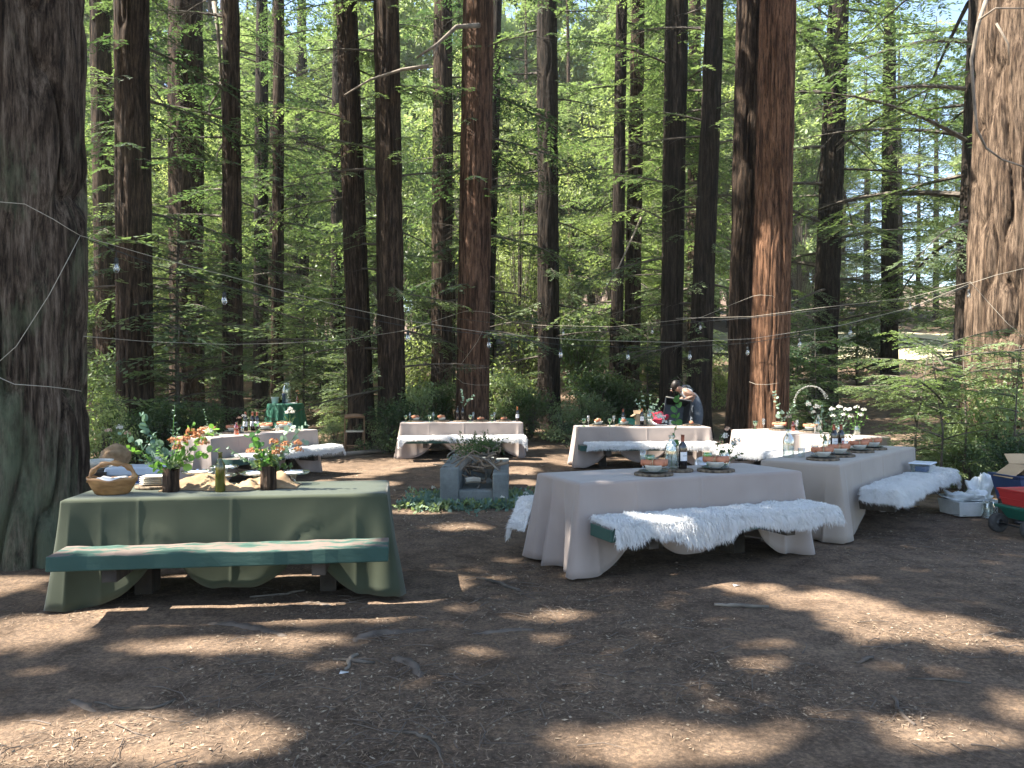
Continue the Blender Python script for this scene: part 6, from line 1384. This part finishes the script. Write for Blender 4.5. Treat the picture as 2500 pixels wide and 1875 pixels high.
# ---------------------------------------------------------------- things lying on the ground
def gp(x, y): v = GP(x*DS, y*DS); return (v.x, v.y)
def root_(label, pts, r, cat='root', nm='exposed_root', m='bark_grey_root'):
    fallen(label, [(*gp(x, y), h) for x, y, h in pts], r, nm, cat, 'deadwood')
M['rootm'] = mat('worn root', (.075, .058, .045), (.14, .11, .088), .85, 9, (1, 1, 1), .4)
def ground_tube(label, pts, r, nm, cat, m, sq=.6, seg=10):
    v = [Vector((*gp(x, y), 0)) for x, y, h in pts]; out = []; rr = []
    for i in range(len(v)-1):
        for k in range(5):
            p = v[i].lerp(v[i+1], k/5); t = (i+k/5)/(len(v)-1); hh = pts[i][2]+(pts[i+1][2]-pts[i][2])*k/5
            ra = r*(.35+.65*math.sin(math.pi*min(1, max(.08, t*1.0)))**.6); p.z = gz(p.x, p.y)+ra*(hh-.55 if nm == 'exposed_root' else hh); p.x += .012*math.sin(i*3+k); out.append(p); rr.append(ra*(1+.12*math.sin(i*5+k*2.3)))
    return tag(ob(nm, tube(out, rr, seg), M[m]), label, cat)
R_ = [('curved grey root arching out of the soil in the middle foreground', [(755, 1392, -.9), (775, 1378, .1), (810, 1370, .3), (860, 1366, .1), (920, 1362, -.2), (985, 1357, -.9)], .035),
      ('second grey root running right from the middle foreground', [(990, 1372, -.9), (1040, 1368, -.1), (1100, 1360, .1), (1150, 1358, -.2), (1190, 1362, -1)], .028),
      ('worn root bump with a hooked end left of centre in the foreground', [(835, 1428, -.8), (860, 1425, .2), (885, 1435, .3), (905, 1455, .1), (925, 1468, -1)], .03),
      ('broad pale worn root in the sunny strip before the green table', [(400, 1345, -1), (450, 1346, -.3), (510, 1350, -.1), (560, 1358, -.1), (610, 1372, -.3), (650, 1378, -1.1)], .05),
      ('flat root just in front of the green table shadow', [(540, 1302, -1), (600, 1303, -.4), (680, 1304, -.3), (740, 1312, -.5), (790, 1322, -1.1)], .045),
      ('pale root tip in the sunny bottom left corner', [(130, 1505, -1), (160, 1510, -.1), (190, 1528, -.1), (215, 1545, -1)], .03)]
for a in R_: ground_tube(a[0], a[1], a[2], 'exposed_root', 'root', 'rootm')
for lb, pts, r, m in [('straight dark stick on the ground between the two near tables', [(1030, 1250, .5), (1080, 1258, .8), (1130, 1275, .6)], .014, 'limb'),
    ('straight bark-covered stick on the ground before the nearest taupe table', [(1543, 1308, .9), (1600, 1309, 1), (1672, 1307, .9)], .014, 'deadwood'),
    ('thick short stick beside the white scrap left of centre', [(745, 1448, .6), (758, 1430, .9), (772, 1414, .7)], .012, 'deadwood'),
    ('long thin stick curving in the bottom left foreground', [(205, 1518, .5), (260, 1530, .8), (330, 1532, .8), (395, 1505, .6)], .008, 'limb'),
    ('forked stick lying low right of the bottom centre', [(828, 1578, .6), (900, 1590, .8), (930, 1602, .8), (960, 1640, .5)], .008, 'limb'),
    ('flat grey strip of bark lying at the lower right', [(1925, 1500, .2), (1945, 1530, .3), (1980, 1570, .2)], .011, 'rootm'),
    ('long slim stick lying in the dark strip under the green bench', [(540, 1292, .5), (620, 1286, .8), (665, 1275, .7)], .01, 'deadwood'),
    ('short stout twig piece at right centre of the foreground', [(1850, 1432, .8), (1872, 1427, .9), (1885, 1420, .8)], .012, 'rootm'),
    ('thin long twig at the lower right foreground', [(1960, 1465, .6), (2030, 1470, .9), (2110, 1480, .6)], .007, 'limb'),
    ('short dark stick at the edge of the centre foreground shade', [(720, 1427, .6), (770, 1432, .8), (815, 1434, .6)], .012, 'limb')]:
    ground_tube(lb, pts, r, 'fallen_stick', 'stick', m)
for lb, x, y in [('small white scrap of paper beside the sticks left of centre', 742, 1455), ('white scrap lying on the ground under the nearest taupe table edge', 1590, 1267)]:
    g0 = gp(x, y); tag(ob('paper_scrap', ([(-.02, -.015, .004), (.03, -.01, .012), (.025, .015, .004), (-.02, .02, .01)], [(0, 1, 2, 3)]), M['white'], loc=(g0[0], g0[1], gz(*g0)), solid=.001), lb, 'paper scrap')
def litter():
    rg = np.random.default_rng(55)
    def field(n, y0, y1, pw):
        y = y0+(y1-y0)*rg.uniform(0, 1, n)**pw; x = rg.uniform(-.74, .74, n)*y
        k = fbm(x*1.3, y*1.3, 77, 3) > rg.uniform(.34, .6, n); x, y = x[k], y[k]
        near = np.exp(-((np.hypot(x, y-6)/26)**2)); z = ground_z(x, y)+near*((fbm(x*1.1, y*1.1, 3, 4)-.47)*.07+(fbm(x*7, y*7, 9, 3)-.43)*.022)
        return np.stack([x, y, z+.004], 1)
    def quads(p, L, Wd, tilt):
        n = len(p); a = rg.uniform(0, 6.283, n); d = np.stack([np.cos(a), np.sin(a), rg.normal(0, tilt, n)], 1); d /= np.linalg.norm(d, axis=1, keepdims=True)
        return diamonds(p, d, rg.normal(0, .25, (n, 3))+[0, 0, 1], L, Wd)
    p = field(85000, 2.4, 9, 1.25); n = len(p); A = quads(p, rg.uniform(.015, .085, n), rg.uniform(.002, .0055, n), .12)
    p = field(40000, 6.5, 22, 1.1); n = len(p); A2_ = quads(p, rg.uniform(.03, .11, n), rg.uniform(.005, .012, n), .12)
    V = np.concatenate([A, A2_]); stuff(tag(link('needle_litter', me_np('needle_litter', V.reshape(-1, 3), quads_idx(len(V)), [M['litter']])), 'brown redwood needles and twigs strewn over the bare dirt', 'needle litter'))
    p = field(16000, 2.4, 10, 1.2); n = len(p); B = quads(p, rg.uniform(.015, .038, n), rg.uniform(.006, .014, n), .18); p = field(15000, 8, 22, 1.1); n = len(p); B2_ = quads(p, rg.uniform(.03, .07, n), rg.uniform(.012, .03, n), .15)
    V = np.concatenate([B, B2_]); stuff(tag(link('leaf_litter', me_np('leaf_litter', V.reshape(-1, 3), quads_idx(len(V)), [M['litter_pale']])), 'dry tan leaves scattered over the dirt of the clearing', 'leaf litter'))
    tw = []
    p = field(3200, 2.5, 13, 1.15)
    for q_ in p:
        L = rg.uniform(.06, .28); a = rg.uniform(0, 6.28); b = rg.normal(0, .35); r = rg.uniform(.0012, .004)
        tw.append(tubeq(np.array([q_+[0, 0, .004], q_+[math.cos(a)*L*.5, math.sin(a)*L*.5, .014], q_+[math.cos(a)*L*.5+math.cos(a+b)*L*.5, math.sin(a)*L*.5+math.sin(a+b)*L*.5, .005]]), r, r*.5, 4))
    V = np.concatenate(tw); stuff(tag(link('twig_litter', me_np('twig_litter', V.reshape(-1, 3), quads_idx(len(V)), [M['rootm']])), 'thin broken twigs scattered across the forest floor', 'twigs'))
litter()
# ---------------------------------------------------------------- thin sunlit air between the trees
def haze():
    m = bpy.data.materials.new('haze'); m.use_nodes = True; nt = m.node_tree; nt.nodes.remove(nt.nodes['Principled BSDF'])
    v = nt.nodes.new('ShaderNodeVolumePrincipled'); v.inputs['Color'].default_value = (1, .98, .86, 1); v.inputs['Density'].default_value = .0006; v.inputs['Anisotropy'].default_value = .2
    nt.links.new(v.outputs[0], nt.nodes['Material Output'].inputs['Volume'])
    o = ob('haze', box(-150, 150, -45, 305, -6, 45), m, smooth=False); stuff(o); tag(o, 'thin pale sunlit haze hanging between the trees', 'haze')
haze()
